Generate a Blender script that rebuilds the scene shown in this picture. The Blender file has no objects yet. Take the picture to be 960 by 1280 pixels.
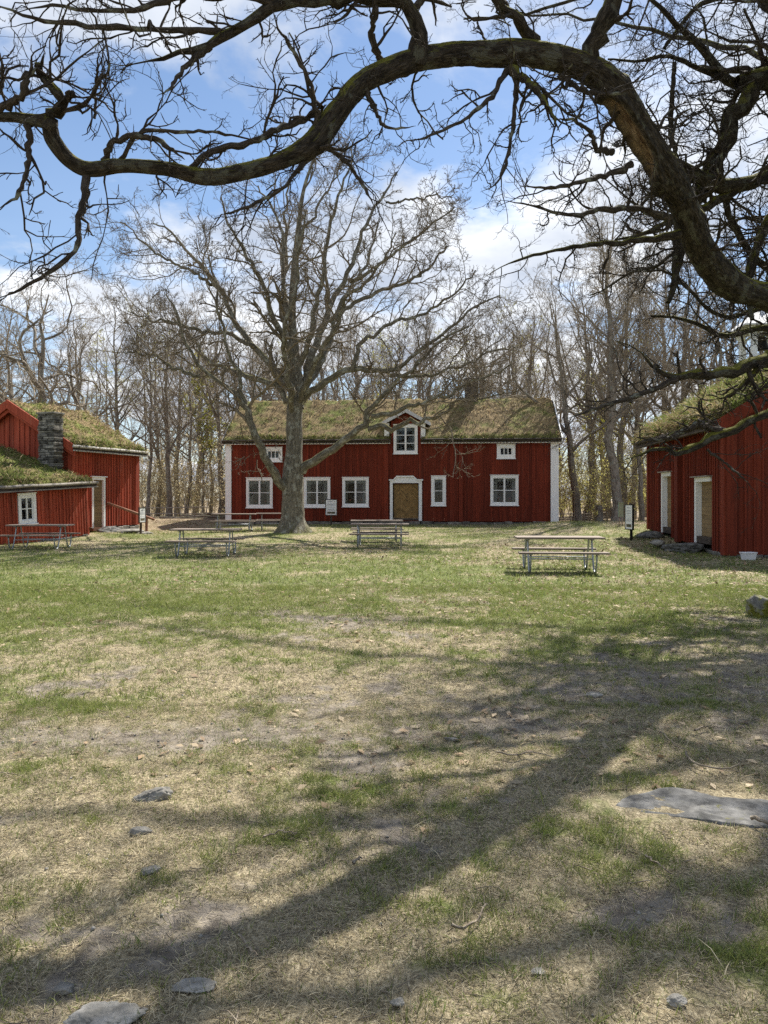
import bpy, math
import numpy as np
from mathutils import Vector

rng = np.random.default_rng(11)
R = math.radians
sc = bpy.context.scene
COL = sc.collection

# ------------------------------------------------------------------ camera, sky, sun, exposure
F, CX, HY, EYE = 960.0, 480.0, 622.0, 1.6          # photo geometry: focal length and horizon in photo pixels
cam_d = bpy.data.cameras.new('camera')
cam = bpy.data.objects.new('camera', cam_d)
COL.objects.link(cam)
cam.location = (0, 0, EYE)
cam.rotation_euler = (R(90), 0, 0)
cam_d.sensor_fit = 'VERTICAL'
cam_d.sensor_height = 36.0
cam_d.lens = 36.0 * F / 1280.0
cam_d.shift_y = (HY - 640.0) / 1280.0
cam_d.clip_start = 0.05
cam_d.clip_end = 2000
sc.camera = cam

SUN_EL = R(47)
SH = np.array([0.48, 0.877]); SH /= np.linalg.norm(SH)
SUN = Vector((math.cos(SUN_EL) * SH[0], math.cos(SUN_EL) * SH[1], math.sin(SUN_EL)))
sd = bpy.data.lights.new('sun', 'SUN')
sun = bpy.data.objects.new('sun', sd)
COL.objects.link(sun)
sun.rotation_euler = SUN.to_track_quat('Z', 'Y').to_euler()
sun.location = (30, 40, 60)
sd.energy = 5.0
sd.angle = R(0.55)
sd.color = (1.0, 0.95, 0.86)

world = bpy.data.worlds.new('World')
sc.world = world
world.use_nodes = True
wn, wl = world.node_tree.nodes, world.node_tree.links
wn.clear()
w_out = wn.new('ShaderNodeOutputWorld')
sky = wn.new('ShaderNodeTexSky')
sky.sky_type = 'NISHITA'
sky.sun_disc = False
sky.sun_elevation = SUN_EL
sky.sun_rotation = math.atan2(SH[0], SH[1])
sky.air_density = 1.0
sky.dust_density = 0.15
sky.ozone_density = 2.6
bg_sky = wn.new('ShaderNodeBackground'); bg_sky.inputs["Strength"].default_value = 0.068
wl.new(sky.outputs[0], bg_sky.inputs['Color'])
tc = wn.new('ShaderNodeTexCoord')
sep = wn.new('ShaderNodeSeparateXYZ'); wl.new(tc.outputs['Generated'], sep.inputs[0])


def wmath(op, a, b=None, c=None):
    n = wn.new('ShaderNodeMath'); n.operation = op
    for i, v in enumerate((a, b, c)):
        if v is None: continue
        if isinstance(v, (int, float)): n.inputs[i].default_value = v
        else: wl.new(v, n.inputs[i])
    return n.outputs[0]


zz = wmath('ADD', wmath('MAXIMUM', sep.outputs[2], 0.0), 0.16)
comb = wn.new('ShaderNodeCombineXYZ')
wl.new(wmath('DIVIDE', sep.outputs[0], zz), comb.inputs[0])
wl.new(wmath('DIVIDE', sep.outputs[1], zz), comb.inputs[1])
cmap = wn.new('ShaderNodeMapping')
wl.new(comb.outputs[0], cmap.inputs['Vector'])
cmap.inputs['Location'].default_value = (-18.15, 5.05, 5.61)
cn = wn.new('ShaderNodeTexNoise'); cn.inputs['Scale'].default_value = 1.3; cn.inputs['Detail'].default_value = 9
cn.inputs['Roughness'].default_value = 0.56; cn.inputs['Distortion'].default_value = 0.15
wl.new(cmap.outputs[0], cn.inputs['Vector'])
cr = wn.new('ShaderNodeValToRGB')
cr.color_ramp.interpolation = 'EASE'
cr.color_ramp.elements[0].position = 0.445; cr.color_ramp.elements[0].color = (0, 0, 0, 1)
cr.color_ramp.elements[1].position = 0.565; cr.color_ramp.elements[1].color = (1, 1, 1, 1)
wl.new(cn.outputs['Fac'], cr.inputs[0])
cn2 = wn.new('ShaderNodeTexNoise'); cn2.inputs['Scale'].default_value = 2.2; cn2.inputs['Detail'].default_value = 7
wl.new(cmap.outputs[0], cn2.inputs['Vector'])
cr2 = wn.new('ShaderNodeValToRGB')
cr2.color_ramp.elements[0].position = 0.35; cr2.color_ramp.elements[0].color = (0.46, 0.52, 0.63, 1)
cr2.color_ramp.elements[1].position = 0.62; cr2.color_ramp.elements[1].color = (0.93, 0.95, 0.98, 1)
wl.new(cn2.outputs['Fac'], cr2.inputs[0])
bg_cloud = wn.new('ShaderNodeBackground'); bg_cloud.inputs["Strength"].default_value = 0.60
wl.new(cr2.outputs[0], bg_cloud.inputs['Color'])
# thin veil everywhere, thicker towards the horizon
veil = wmath('MULTIPLY_ADD', wmath('POWER', wmath('SUBTRACT', 1.0, wmath('MAXIMUM', sep.outputs[2], 0.0)), 5.0), 0.40, 0.0)
fac = wmath('MAXIMUM', cr.outputs[0], veil)
wmix = wn.new('ShaderNodeMixShader')
wl.new(fac, wmix.inputs[0]); wl.new(bg_sky.outputs[0], wmix.inputs[1]); wl.new(bg_cloud.outputs[0], wmix.inputs[2])
wl.new(wmix.outputs[0], w_out.inputs['Surface'])

sc.view_settings.view_transform = 'Standard'
sc.view_settings.look = 'None'
sc.view_settings.exposure = 1.12
sc.view_settings.gamma = 1.0
sc.view_settings.use_curve_mapping = False
sc.render.engine = 'CYCLES'
sc.cycles.use_denoising = False
sc.cycles.sample_clamp_indirect = 4.0
sc.cycles.max_bounces = 6
sc.cycles.diffuse_bounces = 3
sc.cycles.transparent_max_bounces = 8
sc.cycles.caustics_reflective = False
sc.cycles.caustics_refractive = False


# ------------------------------------------------------------------ helpers
def thing(name, label, cat, loc=(0, 0, 0), rotz=0.0, group=None):
    o = bpy.data.objects.new(name, None)
    COL.objects.link(o)
    o.location = loc
    o.rotation_euler = (0, 0, rotz)
    o.empty_display_size = 0.3
    return tag(o, label, cat, group)


def tag(o, label=None, cat=None, group=None, kind=None):
    if label: o['label'] = label
    if cat: o['category'] = cat
    if group: o['group'] = group
    if kind: o['kind'] = kind
    return o


def dup(root, label=None, group=None):
    r = root.copy(); COL.objects.link(r)
    if label: r['label'] = label
    if group: r['group'] = group
    for ch in list(root.children):
        c = ch.copy(); COL.objects.link(c); c.parent = r
        for g in list(ch.children):
            d = g.copy(); COL.objects.link(d); d.parent = c
    return r


def mk(name, V, Q=None, T=None, mat=None, parent=None, smooth=False, attrs=None):
    V = np.asarray(V, np.float32)
    me = bpy.data.meshes.new(name)
    me.vertices.add(len(V)); me.vertices.foreach_set('co', V.ravel())
    idx, start, p = [], [], 0
    for A in (Q, T):
        if A is None or len(A) == 0: continue
        A = np.asarray(A, np.int32); k = A.shape[1]
        idx.append(A.ravel()); start.append(p + np.arange(len(A)) * k); p += A.size
    idx = np.concatenate(idx); start = np.concatenate(start).astype(np.int32)
    me.loops.add(len(idx)); me.loops.foreach_set('vertex_index', idx.astype(np.int32))
    me.polygons.add(len(start)); me.polygons.foreach_set('loop_start', start)
    if smooth: me.polygons.foreach_set('use_smooth', np.ones(len(start), bool))
    for nm, arr in (attrs or {}).items():
        arr = np.asarray(arr, np.float32)
        if arr.ndim == 1:
            a = me.attributes.new(nm, 'FLOAT', 'POINT'); a.data.foreach_set('value', arr)
        elif arr.shape[1] == 4:
            a = me.attributes.new(nm, 'FLOAT_COLOR', 'POINT'); a.data.foreach_set('color', arr.ravel())
        else:
            a = me.attributes.new(nm, 'FLOAT_VECTOR', 'POINT'); a.data.foreach_set('vector', arr.ravel())
    me.update(calc_edges=True)
    if mat: me.materials.append(mat)
    o = bpy.data.objects.new(name, me)
    COL.objects.link(o)
    if parent is not None: o.parent = parent
    return o


class MB:
    """collects boxes, prisms and tubes and links them as one mesh object"""
    def __init__(s): s.v, s.f = [], []

    def add(s, V, Fs):
        n = len(s.v); s.v += [tuple(map(float, p)) for p in V]; s.f += [tuple(i + n for i in f) for f in Fs]; return s

    def box(s, x0, x1, y0, y1, z0, z1, fn=None):
        V = [(x0, y0, z0), (x1, y0, z0), (x1, y1, z0), (x0, y1, z0), (x0, y0, z1), (x1, y0, z1), (x1, y1, z1), (x0, y1, z1)]
        if fn: V = [fn(*p) for p in V]
        return s.add(V, [(0, 3, 2, 1), (4, 5, 6, 7), (0, 1, 5, 4), (1, 2, 6, 5), (2, 3, 7, 6), (3, 0, 4, 7)])

    def prism(s, poly, y0, y1, fn=None):
        """polygon in (x, z) pushed from y0 to y1"""
        n = len(poly)
        V = [(p[0], y0, p[1]) for p in poly] + [(p[0], y1, p[1]) for p in poly]
        if fn: V = [fn(*p) for p in V]
        return s.add(V, [tuple(range(n)), tuple(range(2 * n - 1, n - 1, -1))] + [(i, i + n, (i + 1) % n + n, (i + 1) % n) for i in range(n)])

    def tube(s, pts, rad, sides=8):
        P = np.asarray(pts, float); rad = np.broadcast_to(np.asarray(rad, float), (len(P),))
        V, Q, _ = tube1(P, rad, sides)
        n = len(P)
        Fs = [tuple(q) for q in Q] + [tuple(range(sides))[::-1], tuple((n - 1) * sides + i for i in range(sides))]
        return s.add(V, Fs)

    def build(s, name, mat=None, parent=None, smooth=False, bevel=0):
        me = bpy.data.meshes.new(name); me.from_pydata(s.v, [], s.f)
        if smooth:
            for p in me.polygons: p.use_smooth = True
        if mat: me.materials.append(mat)
        o = bpy.data.objects.new(name, me); COL.objects.link(o)
        if parent is not None: o.parent = parent
        if bevel:
            b = o.modifiers.new('bevel', 'BEVEL'); b.width = bevel; b.segments = 2; b.limit_method = 'ANGLE'
        return o


def norm(v): return v / np.maximum(np.linalg.norm(v, axis=-1, keepdims=True), 1e-9)


def tube1(P, rad, sides):
    """one tube with parallel transported frames -> verts, quads, bark coordinates"""
    n = len(P)
    T = norm(np.gradient(P, axis=0))
    ref = np.array([0, 0, 1.0]) if abs(T[0][2]) < 0.9 else np.array([0, 1.0, 0])
    N = [norm(np.cross(T[0], ref))]
    for i in range(1, n):
        v = N[-1] - T[i] * np.dot(N[-1], T[i]); N.append(norm(v))
    N = np.array(N); B = np.cross(T, N)
    a = np.arange(sides) * 2 * math.pi / sides
    ca, sa = np.cos(a), np.sin(a)
    D = N[:, None] * ca[None, :, None] + B[:, None] * sa[None, :, None]
    V = P[:, None] + D * rad[:, None, None]
    L = np.concatenate([[0], np.cumsum(np.linalg.norm(np.diff(P, axis=0), axis=1))])
    uv = np.stack([np.outer(rad, ca), np.outer(rad, sa), np.repeat(L[:, None], sides, 1)], -1)
    i = np.arange(n - 1)[:, None] * sides; j = np.arange(sides)[None]; j2 = (j + 1) % sides
    Q = np.stack([i + j, i + j2, i + sides + j2, i + sides + j], -1).reshape(-1, 4)
    return V.reshape(-1, 3), Q, uv.reshape(-1, 3)


def tubes(P, rad, sides):
    """many tubes with the same number of points"""
    N_, n = P.shape[:2]
    T = norm(np.gradient(P, axis=1))
    m = norm(P[:, -1] - P[:, 0])
    ref = np.where(np.abs(m[:, 2:3]) < 0.8, np.array([[0, 0, 1.0]]), np.array([[0.9, 0.3, 0]]))
    A = norm(np.cross(T, ref[:, None])); B = np.cross(T, A)
    a = np.arange(sides) * 2 * math.pi / sides
    ca, sa = np.cos(a), np.sin(a)
    V = P[:, :, None] + (A[:, :, None] * ca[None, None, :, None] + B[:, :, None] * sa[None, None, :, None]) * rad[:, :, None, None]
    L = np.cumsum(np.concatenate([np.zeros((N_, 1)), np.linalg.norm(np.diff(P, axis=1), axis=2)], 1), 1)
    uv = np.stack([rad[..., None] * ca, rad[..., None] * sa, np.repeat(L[..., None], sides, 2)], -1)
    b = np.arange(N_)[:, None, None] * (n * sides); i = np.arange(n - 1)[None, :, None] * sides
    j = np.arange(sides)[None, None]; j2 = (j + 1) % sides
    Q = np.stack(np.broadcast_arrays(b + i + j, b + i + j2, b + i + sides + j2, b + i + sides + j), -1).reshape(-1, 4)
    return V.reshape(-1, 3), Q, uv.reshape(-1, 3)


class Acc:
    """accumulates big arrays of quads"""
    def __init__(s): s.V, s.Q, s.U, s.n = [], [], [], 0

    def add(s, V, Q, U):
        s.V.append(V); s.Q.append(Q + s.n); s.U.append(U); s.n += len(V); return s

    def build(s, name, mat, parent=None, smooth=True, off=(0, 0, 0)):
        return mk(name, np.concatenate(s.V) - np.asarray(off), np.concatenate(s.Q), None, mat, parent, smooth, {'BUV': np.concatenate(s.U)})


# value noise on a periodic lattice
LAT = np.random.default_rng(3).random((64, 64, 64))


def vn(p):
    p = np.asarray(p, float)
    i = np.floor(p).astype(int); f = p - i; u = f * f * (3 - 2 * f)
    i0 = i & 63; i1 = (i + 1) & 63
    x0, y0, z0 = i0[..., 0], i0[..., 1], i0[..., 2]; x1, y1, z1 = i1[..., 0], i1[..., 1], i1[..., 2]
    ux, uy, uz = u[..., 0], u[..., 1], u[..., 2]
    a = LAT[x0, y0, z0] * (1 - ux) + LAT[x1, y0, z0] * ux
    b = LAT[x0, y1, z0] * (1 - ux) + LAT[x1, y1, z0] * ux
    c = LAT[x0, y0, z1] * (1 - ux) + LAT[x1, y0, z1] * ux
    d = LAT[x0, y1, z1] * (1 - ux) + LAT[x1, y1, z1] * ux
    return (a * (1 - uy) + b * uy) * (1 - uz) + (c * (1 - uy) + d * uy) * uz


def fbm(p, octs=4, rough=0.5):
    p = np.asarray(p, float); s = 0; a = 1; t = 0
    for k in range(octs):
        s = s + a * vn(p * (2.03 ** k) + k * 7.31); t += a; a *= rough
    return s / t


def fbm2(x, y, scale, octs=4, seed=0.0, rough=0.5):
    return fbm(np.stack([x * scale + seed, y * scale + seed * 1.7, np.full_like(x, seed * 0.37 + 0.5)], -1), octs, rough)


def sm(x, a, b):
    t = np.clip((np.asarray(x, float) - a) / (b - a), 0, 1); return t * t * (3 - 2 * t)


def P3(px, py, Y): return np.array([(px - CX) / F * Y, Y, EYE - (py - HY) / F * Y])


def hgt(x, y):
    """height of the ground"""
    x = np.asarray(x, float); y = np.asarray(y, float)
    left = sm(-x, 6, 10)
    h = 0.22 * sm(y, 22, 38) * (1 - left)
    h = h + 0.33 * sm(x, 5, 9) * sm(y, 21, 28.5) * (1 - sm(y, 33, 42))
    h = h + 0.20 * np.exp(-(((x + 11.3) / 1.7) ** 2 + ((y - 30.6) / 2.0) ** 2))
    h = h + 0.42 * sm(-x, 7.5, 10.5) * sm(y, 35.5, 43) * (1 - 0.6 * sm(y, 46, 60))
    h = h + 0.05 * (fbm2(x, y, 0.25, 2, 4.0) - 0.5) * sm(np.hypot(x, y), 3, 8)
    return h - 0.8 * sm(y, 50, 90)


# ------------------------------------------------------------------ materials
def node_mat(name):
    m = bpy.data.materials.new(name); m.use_nodes = True
    nt = m.node_tree; b = nt.nodes['Principled BSDF']
    return m, nt.nodes, nt.links, b


def rgb(c): return (c[0], c[1], c[2], 1.0)


def mixc(N, L, fac, a, b, mode='MIX'):
    n = N.new('ShaderNodeMix'); n.data_type = 'RGBA'; n.blend_type = mode
    for sock, v in ((n.inputs[0], fac), (n.inputs[6], a), (n.inputs[7], b)):
        if isinstance(v, (int, float)): sock.default_value = v
        elif isinstance(v, tuple): sock.default_value = rgb(v)
        else: L.new(v, sock)
    return n.outputs[2]


def ramp(N, L, src, a, b):
    n = N.new('ShaderNodeMapRange'); n.interpolation_type = 'SMOOTHSTEP'
    L.new(src, n.inputs[0]); n.inputs[1].default_value = a; n.inputs[2].default_value = b
    return n.outputs[0]


def noise(N, L, scale, vec=None, detail=5, rough=0.55, map_scale=None, coord='Object', attr=None):
    t = N.new('ShaderNodeTexNoise'); t.inputs['Scale'].default_value = scale; t.inputs['Detail'].default_value = detail
    t.inputs['Roughness'].default_value = rough
    if vec is None:
        if attr:
            a = N.new('ShaderNodeAttribute'); a.attribute_name = attr; vec = a.outputs['Vector']
        else:
            vec = N.new('ShaderNodeTexCoord').outputs[coord]
    if map_scale:
        mp = N.new('ShaderNodeMapping'); mp.inputs['Scale'].default_value = map_scale
        L.new(vec, mp.inputs['Vector']); vec = mp.outputs[0]
    L.new(vec, t.inputs['Vector'])
    return t.outputs['Fac']


def bump(N, L, b, h, strength, dist=0.02):
    n = N.new('ShaderNodeBump'); n.inputs['Strength'].default_value = strength; n.inputs['Distance'].default_value = dist
    L.new(h, n.inputs['Height']); L.new(n.outputs[0], b.inputs['Normal'])


def wood_mat(name, c1, c2, wear=None, island=0.25, rough=0.8, grain=(14, 14, 0.9), wear_amt=(0.6, 0.78), bmp=0.4):
    """boards with a vertical grain, each board a little different, some worn patches"""
    m, N, L, b = node_mat(name)
    n1 = noise(N, L, 1.0, map_scale=grain, detail=6)
    col = mixc(N, L, ramp(N, L, n1, 0.3, 0.72), c1, c2)
    if wear:
        n2 = noise(N, L, 1.0, map_scale=(grain[0] * 0.35, grain[1] * 0.35, grain[2] * 0.9), detail=7, rough=0.7)
        col = mixc(N, L, ramp(N, L, n2, *wear_amt), col, wear)
    if island:
        g = N.new('ShaderNodeNewGeometry')
        mr = N.new('ShaderNodeMapRange'); L.new(g.outputs['Random Per Island'], mr.inputs[0])
        mr.inputs[3].default_value = 1 - island; mr.inputs[4].default_value = 1 + island
        col = mixc(N, L, 1.0, col, mr.outputs[0], 'MULTIPLY')
    L.new(col, b.inputs['Base Color'])
    b.inputs['Roughness'].default_value = rough
    b.inputs['Specular IOR Level'].default_value = 0.25
    bump(N, L, b, n1, bmp, 0.006)
    return m


def rough_mat(name, c1, c2, scale=4.0, c3=None, r3=(0.55, 0.7), rough=0.9, bmp=0.5, dist=0.02, island=0.0, s3=1.7, metal=0.0, spec=0.12):
    m, N, L, b = node_mat(name)
    n1 = noise(N, L, scale, detail=8, rough=0.62)
    col = mixc(N, L, ramp(N, L, n1, 0.32, 0.68), c1, c2)
    if c3:
        n3 = noise(N, L, scale * s3, detail=8, rough=.65)
        col = mixc(N, L, ramp(N, L, n3, *r3), col, c3)
    if island:
        g = N.new('ShaderNodeNewGeometry')
        mr = N.new('ShaderNodeMapRange'); L.new(g.outputs['Random Per Island'], mr.inputs[0])
        mr.inputs[3].default_value = 1 - island; mr.inputs[4].default_value = 1 + island
        col = mixc(N, L, 1.0, col, mr.outputs[0], 'MULTIPLY')
    L.new(col, b.inputs['Base Color']); b.inputs['Roughness'].default_value = rough
    b.inputs['Metallic'].default_value = metal
    b.inputs['Specular IOR Level'].default_value = spec
    if bmp: bump(N, L, b, n1, bmp, dist)
    return m


def bark_mat(name, c1, c2, moss=None, scale=16.0, lichen=None, bmp=0.9, moss_rng=(0.15, 0.75), attr_scar=False):
    m, N, L, b = node_mat(name)
    a = N.new('ShaderNodeAttribute'); a.attribute_name = 'BUV'
    n1 = noise(N, L, 1.0, vec=a.outputs['Vector'], map_scale=(scale, scale, scale * 0.32), detail=7, rough=0.62)
    v = N.new('ShaderNodeTexVoronoi'); v.feature = 'DISTANCE_TO_EDGE'; v.inputs['Scale'].default_value = 1.0
    mp = N.new('ShaderNodeMapping'); mp.inputs['Scale'].default_value = (scale * 1.7, scale * 1.7, scale * 0.36)
    L.new(a.outputs['Vector'], mp.inputs['Vector'])
    wv = N.new('ShaderNodeTexNoise'); wv.inputs['Scale'].default_value = 0.9; wv.inputs['Detail'].default_value = 4
    L.new(mp.outputs[0], wv.inputs['Vector'])
    va = N.new('ShaderNodeVectorMath'); va.operation = 'MULTIPLY_ADD'; va.inputs[1].default_value = (1.9, 1.9, 1.9)
    L.new(wv.outputs['Color'], va.inputs[0]); L.new(mp.outputs[0], va.inputs[2]); L.new(va.outputs[0], v.inputs['Vector'])
    crack = ramp(N, L, v.outputs['Distance'], -0.12, 0.35)
    mu = N.new('ShaderNodeMath'); mu.operation = 'MULTIPLY'; L.new(n1, mu.inputs[0]); L.new(crack, mu.inputs[1])
    hgt_ = mu.outputs[0]
    mm = N.new('ShaderNodeMath'); mm.operation = 'MULTIPLY_ADD'; L.new(hgt_, mm.inputs[0]); mm.inputs[1].default_value = .45; L.new(n1, mm.inputs[2])
    col = mixc(N, L, ramp(N, L, mm.outputs[0], 0.38, 0.85), c1, c2)
    n2 = noise(N, L, 1.0, vec=a.outputs['Vector'], map_scale=(scale * .35, scale * .35, scale * .25), detail=6)
    if lichen:
        col = mixc(N, L, ramp(N, L, n2, 0.52, 0.62), col, lichen)
    if moss:
        g = N.new('ShaderNodeNewGeometry'); s = N.new('ShaderNodeSeparateXYZ'); L.new(g.outputs['Normal'], s.inputs[0])
        n3 = noise(N, L, 1.0, vec=a.outputs['Vector'], map_scale=(scale * .5, scale * .5, scale * .18), detail=7)
        ad = N.new('ShaderNodeMath'); ad.operation = 'MULTIPLY_ADD'; L.new(n3, ad.inputs[0]); ad.inputs[1].default_value = 1.6
        sb = N.new('ShaderNodeMath'); sb.operation = 'SUBTRACT'; L.new(s.outputs[2], sb.inputs[0]); sb.inputs[1].default_value = 0.75
        L.new(sb.outputs[0], ad.inputs[2])
        col = mixc(N, L, ramp(N, L, ad.outputs[0], *moss_rng), col, moss)
    if attr_scar:
        sa_ = N.new('ShaderNodeAttribute'); sa_.attribute_name = 'scar'
        col = mixc(N, L, sa_.outputs['Fac'], col, mixc(N, L, ramp(N, L, n1, 0.3, 0.7), (0.11, 0.07, 0.046), (0.34, 0.25, 0.17)))
    L.new(col, b.inputs['Base Color']); b.inputs['Roughness'].default_value = 0.95
    b.inputs['Specular IOR Level'].default_value = 0.15
    bump(N, L, b, hgt_, bmp, 0.03)
    return m


def blade_mat(name, trans=0.35):
    """grass blades and leaves: colour from the blade's own attribute, partly translucent"""
    m, N, L, b = node_mat(name)
    a = N.new('ShaderNodeAttribute'); a.attribute_name = 'Col'
    L.new(a.outputs['Color'], b.inputs['Base Color']); b.inputs['Roughness'].default_value = 0.75
    b.inputs['Specular IOR Level'].default_value = 0.2
    t = N.new('ShaderNodeBsdfTranslucent'); L.new(a.outputs['Color'], t.inputs['Color'])
    mx = N.new('ShaderNodeMixShader'); mx.inputs[0].default_value = trans
    L.new(b.outputs[0], mx.inputs[1]); L.new(t.outputs[0], mx.inputs[2])
    L.new(mx.outputs[0], N['Material Output'].inputs['Surface'])
    return m


def glass_mat(name):
    m, N, L, b = node_mat(name)
    N.remove(b)
    t = N.new('ShaderNodeBsdfTransparent'); t.inputs['Color'].default_value = (0.72, 0.76, 0.76, 1)
    g = N.new('ShaderNodeBsdfGlossy'); g.inputs['Roughness'].default_value = 0.03
    f = N.new('ShaderNodeFresnel'); f.inputs['IOR'].default_value = 1.5
    nz = noise(N, L, 3.0, detail=2)
    bp = N.new('ShaderNodeBump'); bp.inputs['Strength'].default_value = 0.12; bp.inputs['Distance'].default_value = 0.02
    L.new(nz, bp.inputs['Height']); L.new(bp.outputs[0], g.inputs['Normal'])
    mx = N.new('ShaderNodeMixShader')
    L.new(f.outputs[0], mx.inputs[0]); L.new(t.outputs[0], mx.inputs[1]); L.new(g.outputs[0], mx.inputs[2])
    L.new(mx.outputs[0], N['Material Output'].inputs['Surface'])
    return m


RED = wood_mat('falu_red_boards', (0.120, 0.0190, 0.0082), (0.185, 0.0305, 0.0130), wear=(0.19, 0.065, 0.040), island=0.28, wear_amt=(0.54, 0.84))
RED_OLD = wood_mat('worn_red_boards', (0.25, 0.043, 0.021), (0.38, 0.073, 0.037), wear=(0.36, 0.15, 0.098), island=0.3, wear_amt=(0.52, 0.80))
WHITE = wood_mat('white_painted_wood', (0.78, 0.78, 0.765), (0.85, 0.85, 0.84), wear=(0.56, 0.55, 0.51), island=0.04, rough=0.55, wear_amt=(0.66, 0.85), bmp=0.15)
OCHRE = wood_mat('ochre_door_boards', (0.215, 0.130, 0.046), (0.31, 0.190, 0.072), wear=(0.13, 0.075, 0.035), island=0.22, rough=0.6, grain=(6, 6, 6), bmp=0.15)
TAN = wood_mat('tan_door_boards', (0.19, 0.128, 0.064), (0.265, 0.18, 0.09), wear=(0.14, 0.095, 0.05), island=0.15, grain=(1.2, 1.2, 14), bmp=0.2)
GREYWOOD = wood_mat('weathered_grey_wood', (0.20, 0.17, 0.145), (0.32, 0.29, 0.25), wear=(0.13, 0.11, 0.09), island=0.15, grain=(2, 14, 14))
DARKWOOD = wood_mat('dark_old_wood', (0.045, 0.034, 0.028), (0.09, 0.07, 0.055), island=0.2, grain=(3, 10, 10))
BROWNRAIL = wood_mat('brown_rail_wood', (0.17, 0.08, 0.05), (0.27, 0.135, 0.08), island=0.1, grain=(4, 4, 4))
TABLEWOOD = wood_mat('picnic_table_boards', (0.15, 0.115, 0.09), (0.27, 0.22, 0.18), wear=(0.10, 0.075, 0.06), island=0.18, grain=(1.5, 16, 16))
STEEL = rough_mat('galvanised_tube', (0.30, 0.32, 0.33), (0.42, 0.44, 0.45), 9, rough=0.45, bmp=0.1, metal=0.55)
STONE = rough_mat('grey_fieldstone', (0.090, 0.084, 0.074), (0.235, 0.222, 0.196), 5, c3=(0.15, 0.17, 0.07), r3=(0.62, 0.75), bmp=0.7, dist=0.03, island=0.25)
STONE_PALE = rough_mat('pale_fieldstone', (0.13, 0.123, 0.107), (0.33, 0.312, 0.28), 9, c3=(0.12, 0.115, 0.085), r3=(0.55, 0.72), bmp=0.7, dist=0.02, island=0.2)
SLATE = rough_mat('flat_dark_rock', (0.065, 0.064, 0.061), (0.20, 0.195, 0.185), 9, c3=(0.14, 0.135, 0.05), r3=(0.60, 0.68), bmp=0.9, dist=0.02)
MOSSROCK = rough_mat('mossy_boulder', (0.12, 0.115, 0.10), (0.30, 0.29, 0.27), 5, c3=(0.13, 0.13, 0.02), r3=(0.42, 0.54), bmp=0.9, dist=0.03, s3=0.5)
SHALE = rough_mat('stacked_slate', (0.07, 0.066, 0.058), (0.24, 0.225, 0.20), 6, c3=(0.40, 0.385, 0.35), r3=(0.6, 0.75), bmp=0.6, island=0.6)
BRICK_DARK = rough_mat('sooty_brick', (0.045, 0.038, 0.034), (0.10, 0.085, 0.075), 6, bmp=0.6, island=0.35)
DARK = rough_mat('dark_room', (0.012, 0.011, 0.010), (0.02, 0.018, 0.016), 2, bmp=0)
CURTAIN = rough_mat('pale_curtain_cloth', (0.26, 0.26, 0.245), (0.36, 0.36, 0.345), 6, bmp=0)
POTCLAY = rough_mat('clay_pot', (0.30, 0.11, 0.05), (0.40, 0.16, 0.08), 8)
LEAFGREEN = rough_mat('house_plant_leaf', (0.03, 0.075, 0.02), (0.06, 0.12, 0.03), 12, bmp=0)
PETAL = rough_mat('red_petals', (0.45, 0.02, 0.02), (0.60, 0.04, 0.03), 12, bmp=0)
BLACK = rough_mat('black_metal', (0.012, 0.012, 0.012), (0.025, 0.024, 0.022), 9, rough=0.5, bmp=0.1)
SIGNWHITE = rough_mat('white_sign_sheet', (0.72, 0.73, 0.74), (0.80, 0.80, 0.80), 3, rough=0.35, bmp=0)
INK = rough_mat('grey_print', (0.20, 0.20, 0.22), (0.30, 0.30, 0.32), 40, bmp=0)
PHOTO = rough_mat('printed_landscape', (0.03, 0.05, 0.025), (0.22, 0.17, 0.12), 14, bmp=0)
GREENPANEL = rough_mat('grey_green_panel', (0.20, 0.26, 0.20), (0.28, 0.34, 0.27), 6, rough=0.6, bmp=0.1)
PLASTIC = rough_mat('white_plastic', (0.66, 0.66, 0.68), (0.74, 0.74, 0.75), 4, rough=0.35, bmp=0.02)
BIRCHBARK = rough_mat('birch_bark_edge', (0.40, 0.37, 0.33), (0.58, 0.56, 0.52), 8, c3=(0.08, 0.07, 0.06), r3=(0.5, 0.6), bmp=0.3)
GLASS = glass_mat('old_window_glass')
BLADE = blade_mat('grass_blades', 0.35)
LITTER = blade_mat('dead_leaf_litter', 0.2)
FRESH = blade_mat('fresh_spring_leaves', 0.5)
PLANKROOF = wood_mat('painted_grey_roof_boards', (0.50, 0.50, 0.51), (0.62, 0.62, 0.62), island=0.08, rough=0.6, bmp=0.15)

OAKBARK = bark_mat('old_oak_bark', (0.015, 0.012, 0.009), (0.066, 0.054, 0.041), moss=(0.135, 0.13, 0.02), scale=26, lichen=(0.088, 0.085, 0.066), bmp=0.8, moss_rng=(0.25, 0.75), attr_scar=True)
OAKTWIG = bark_mat('oak_twig_bark', (0.034, 0.027, 0.022), (0.085, 0.070, 0.056), scale=20, lichen=(0.19, 0.195, 0.155))
PALETREEBARK = bark_mat('grey_green_bark', (0.085, 0.075, 0.057), (0.225, 0.20, 0.155), moss=(0.105, 0.10, 0.028), scale=14, lichen=(0.29, 0.28, 0.23), moss_rng=(0.4, 1.1))
PALETWIG = bark_mat('light_brown_twigs', (0.14, 0.112, 0.082), (0.27, 0.225, 0.165), scale=14)
WOODBARK = bark_mat('forest_trunk_bark', (0.12, 0.10, 0.08), (0.32, 0.28, 0.23), moss=(0.11, 0.11, 0.045), scale=9, lichen=(0.25, 0.24, 0.20), moss_rng=(0.6, 1.3))
WOODTWIG = bark_mat('forest_twigs', (0.235, 0.195, 0.145), (0.41, 0.355, 0.275), scale=9)
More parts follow.
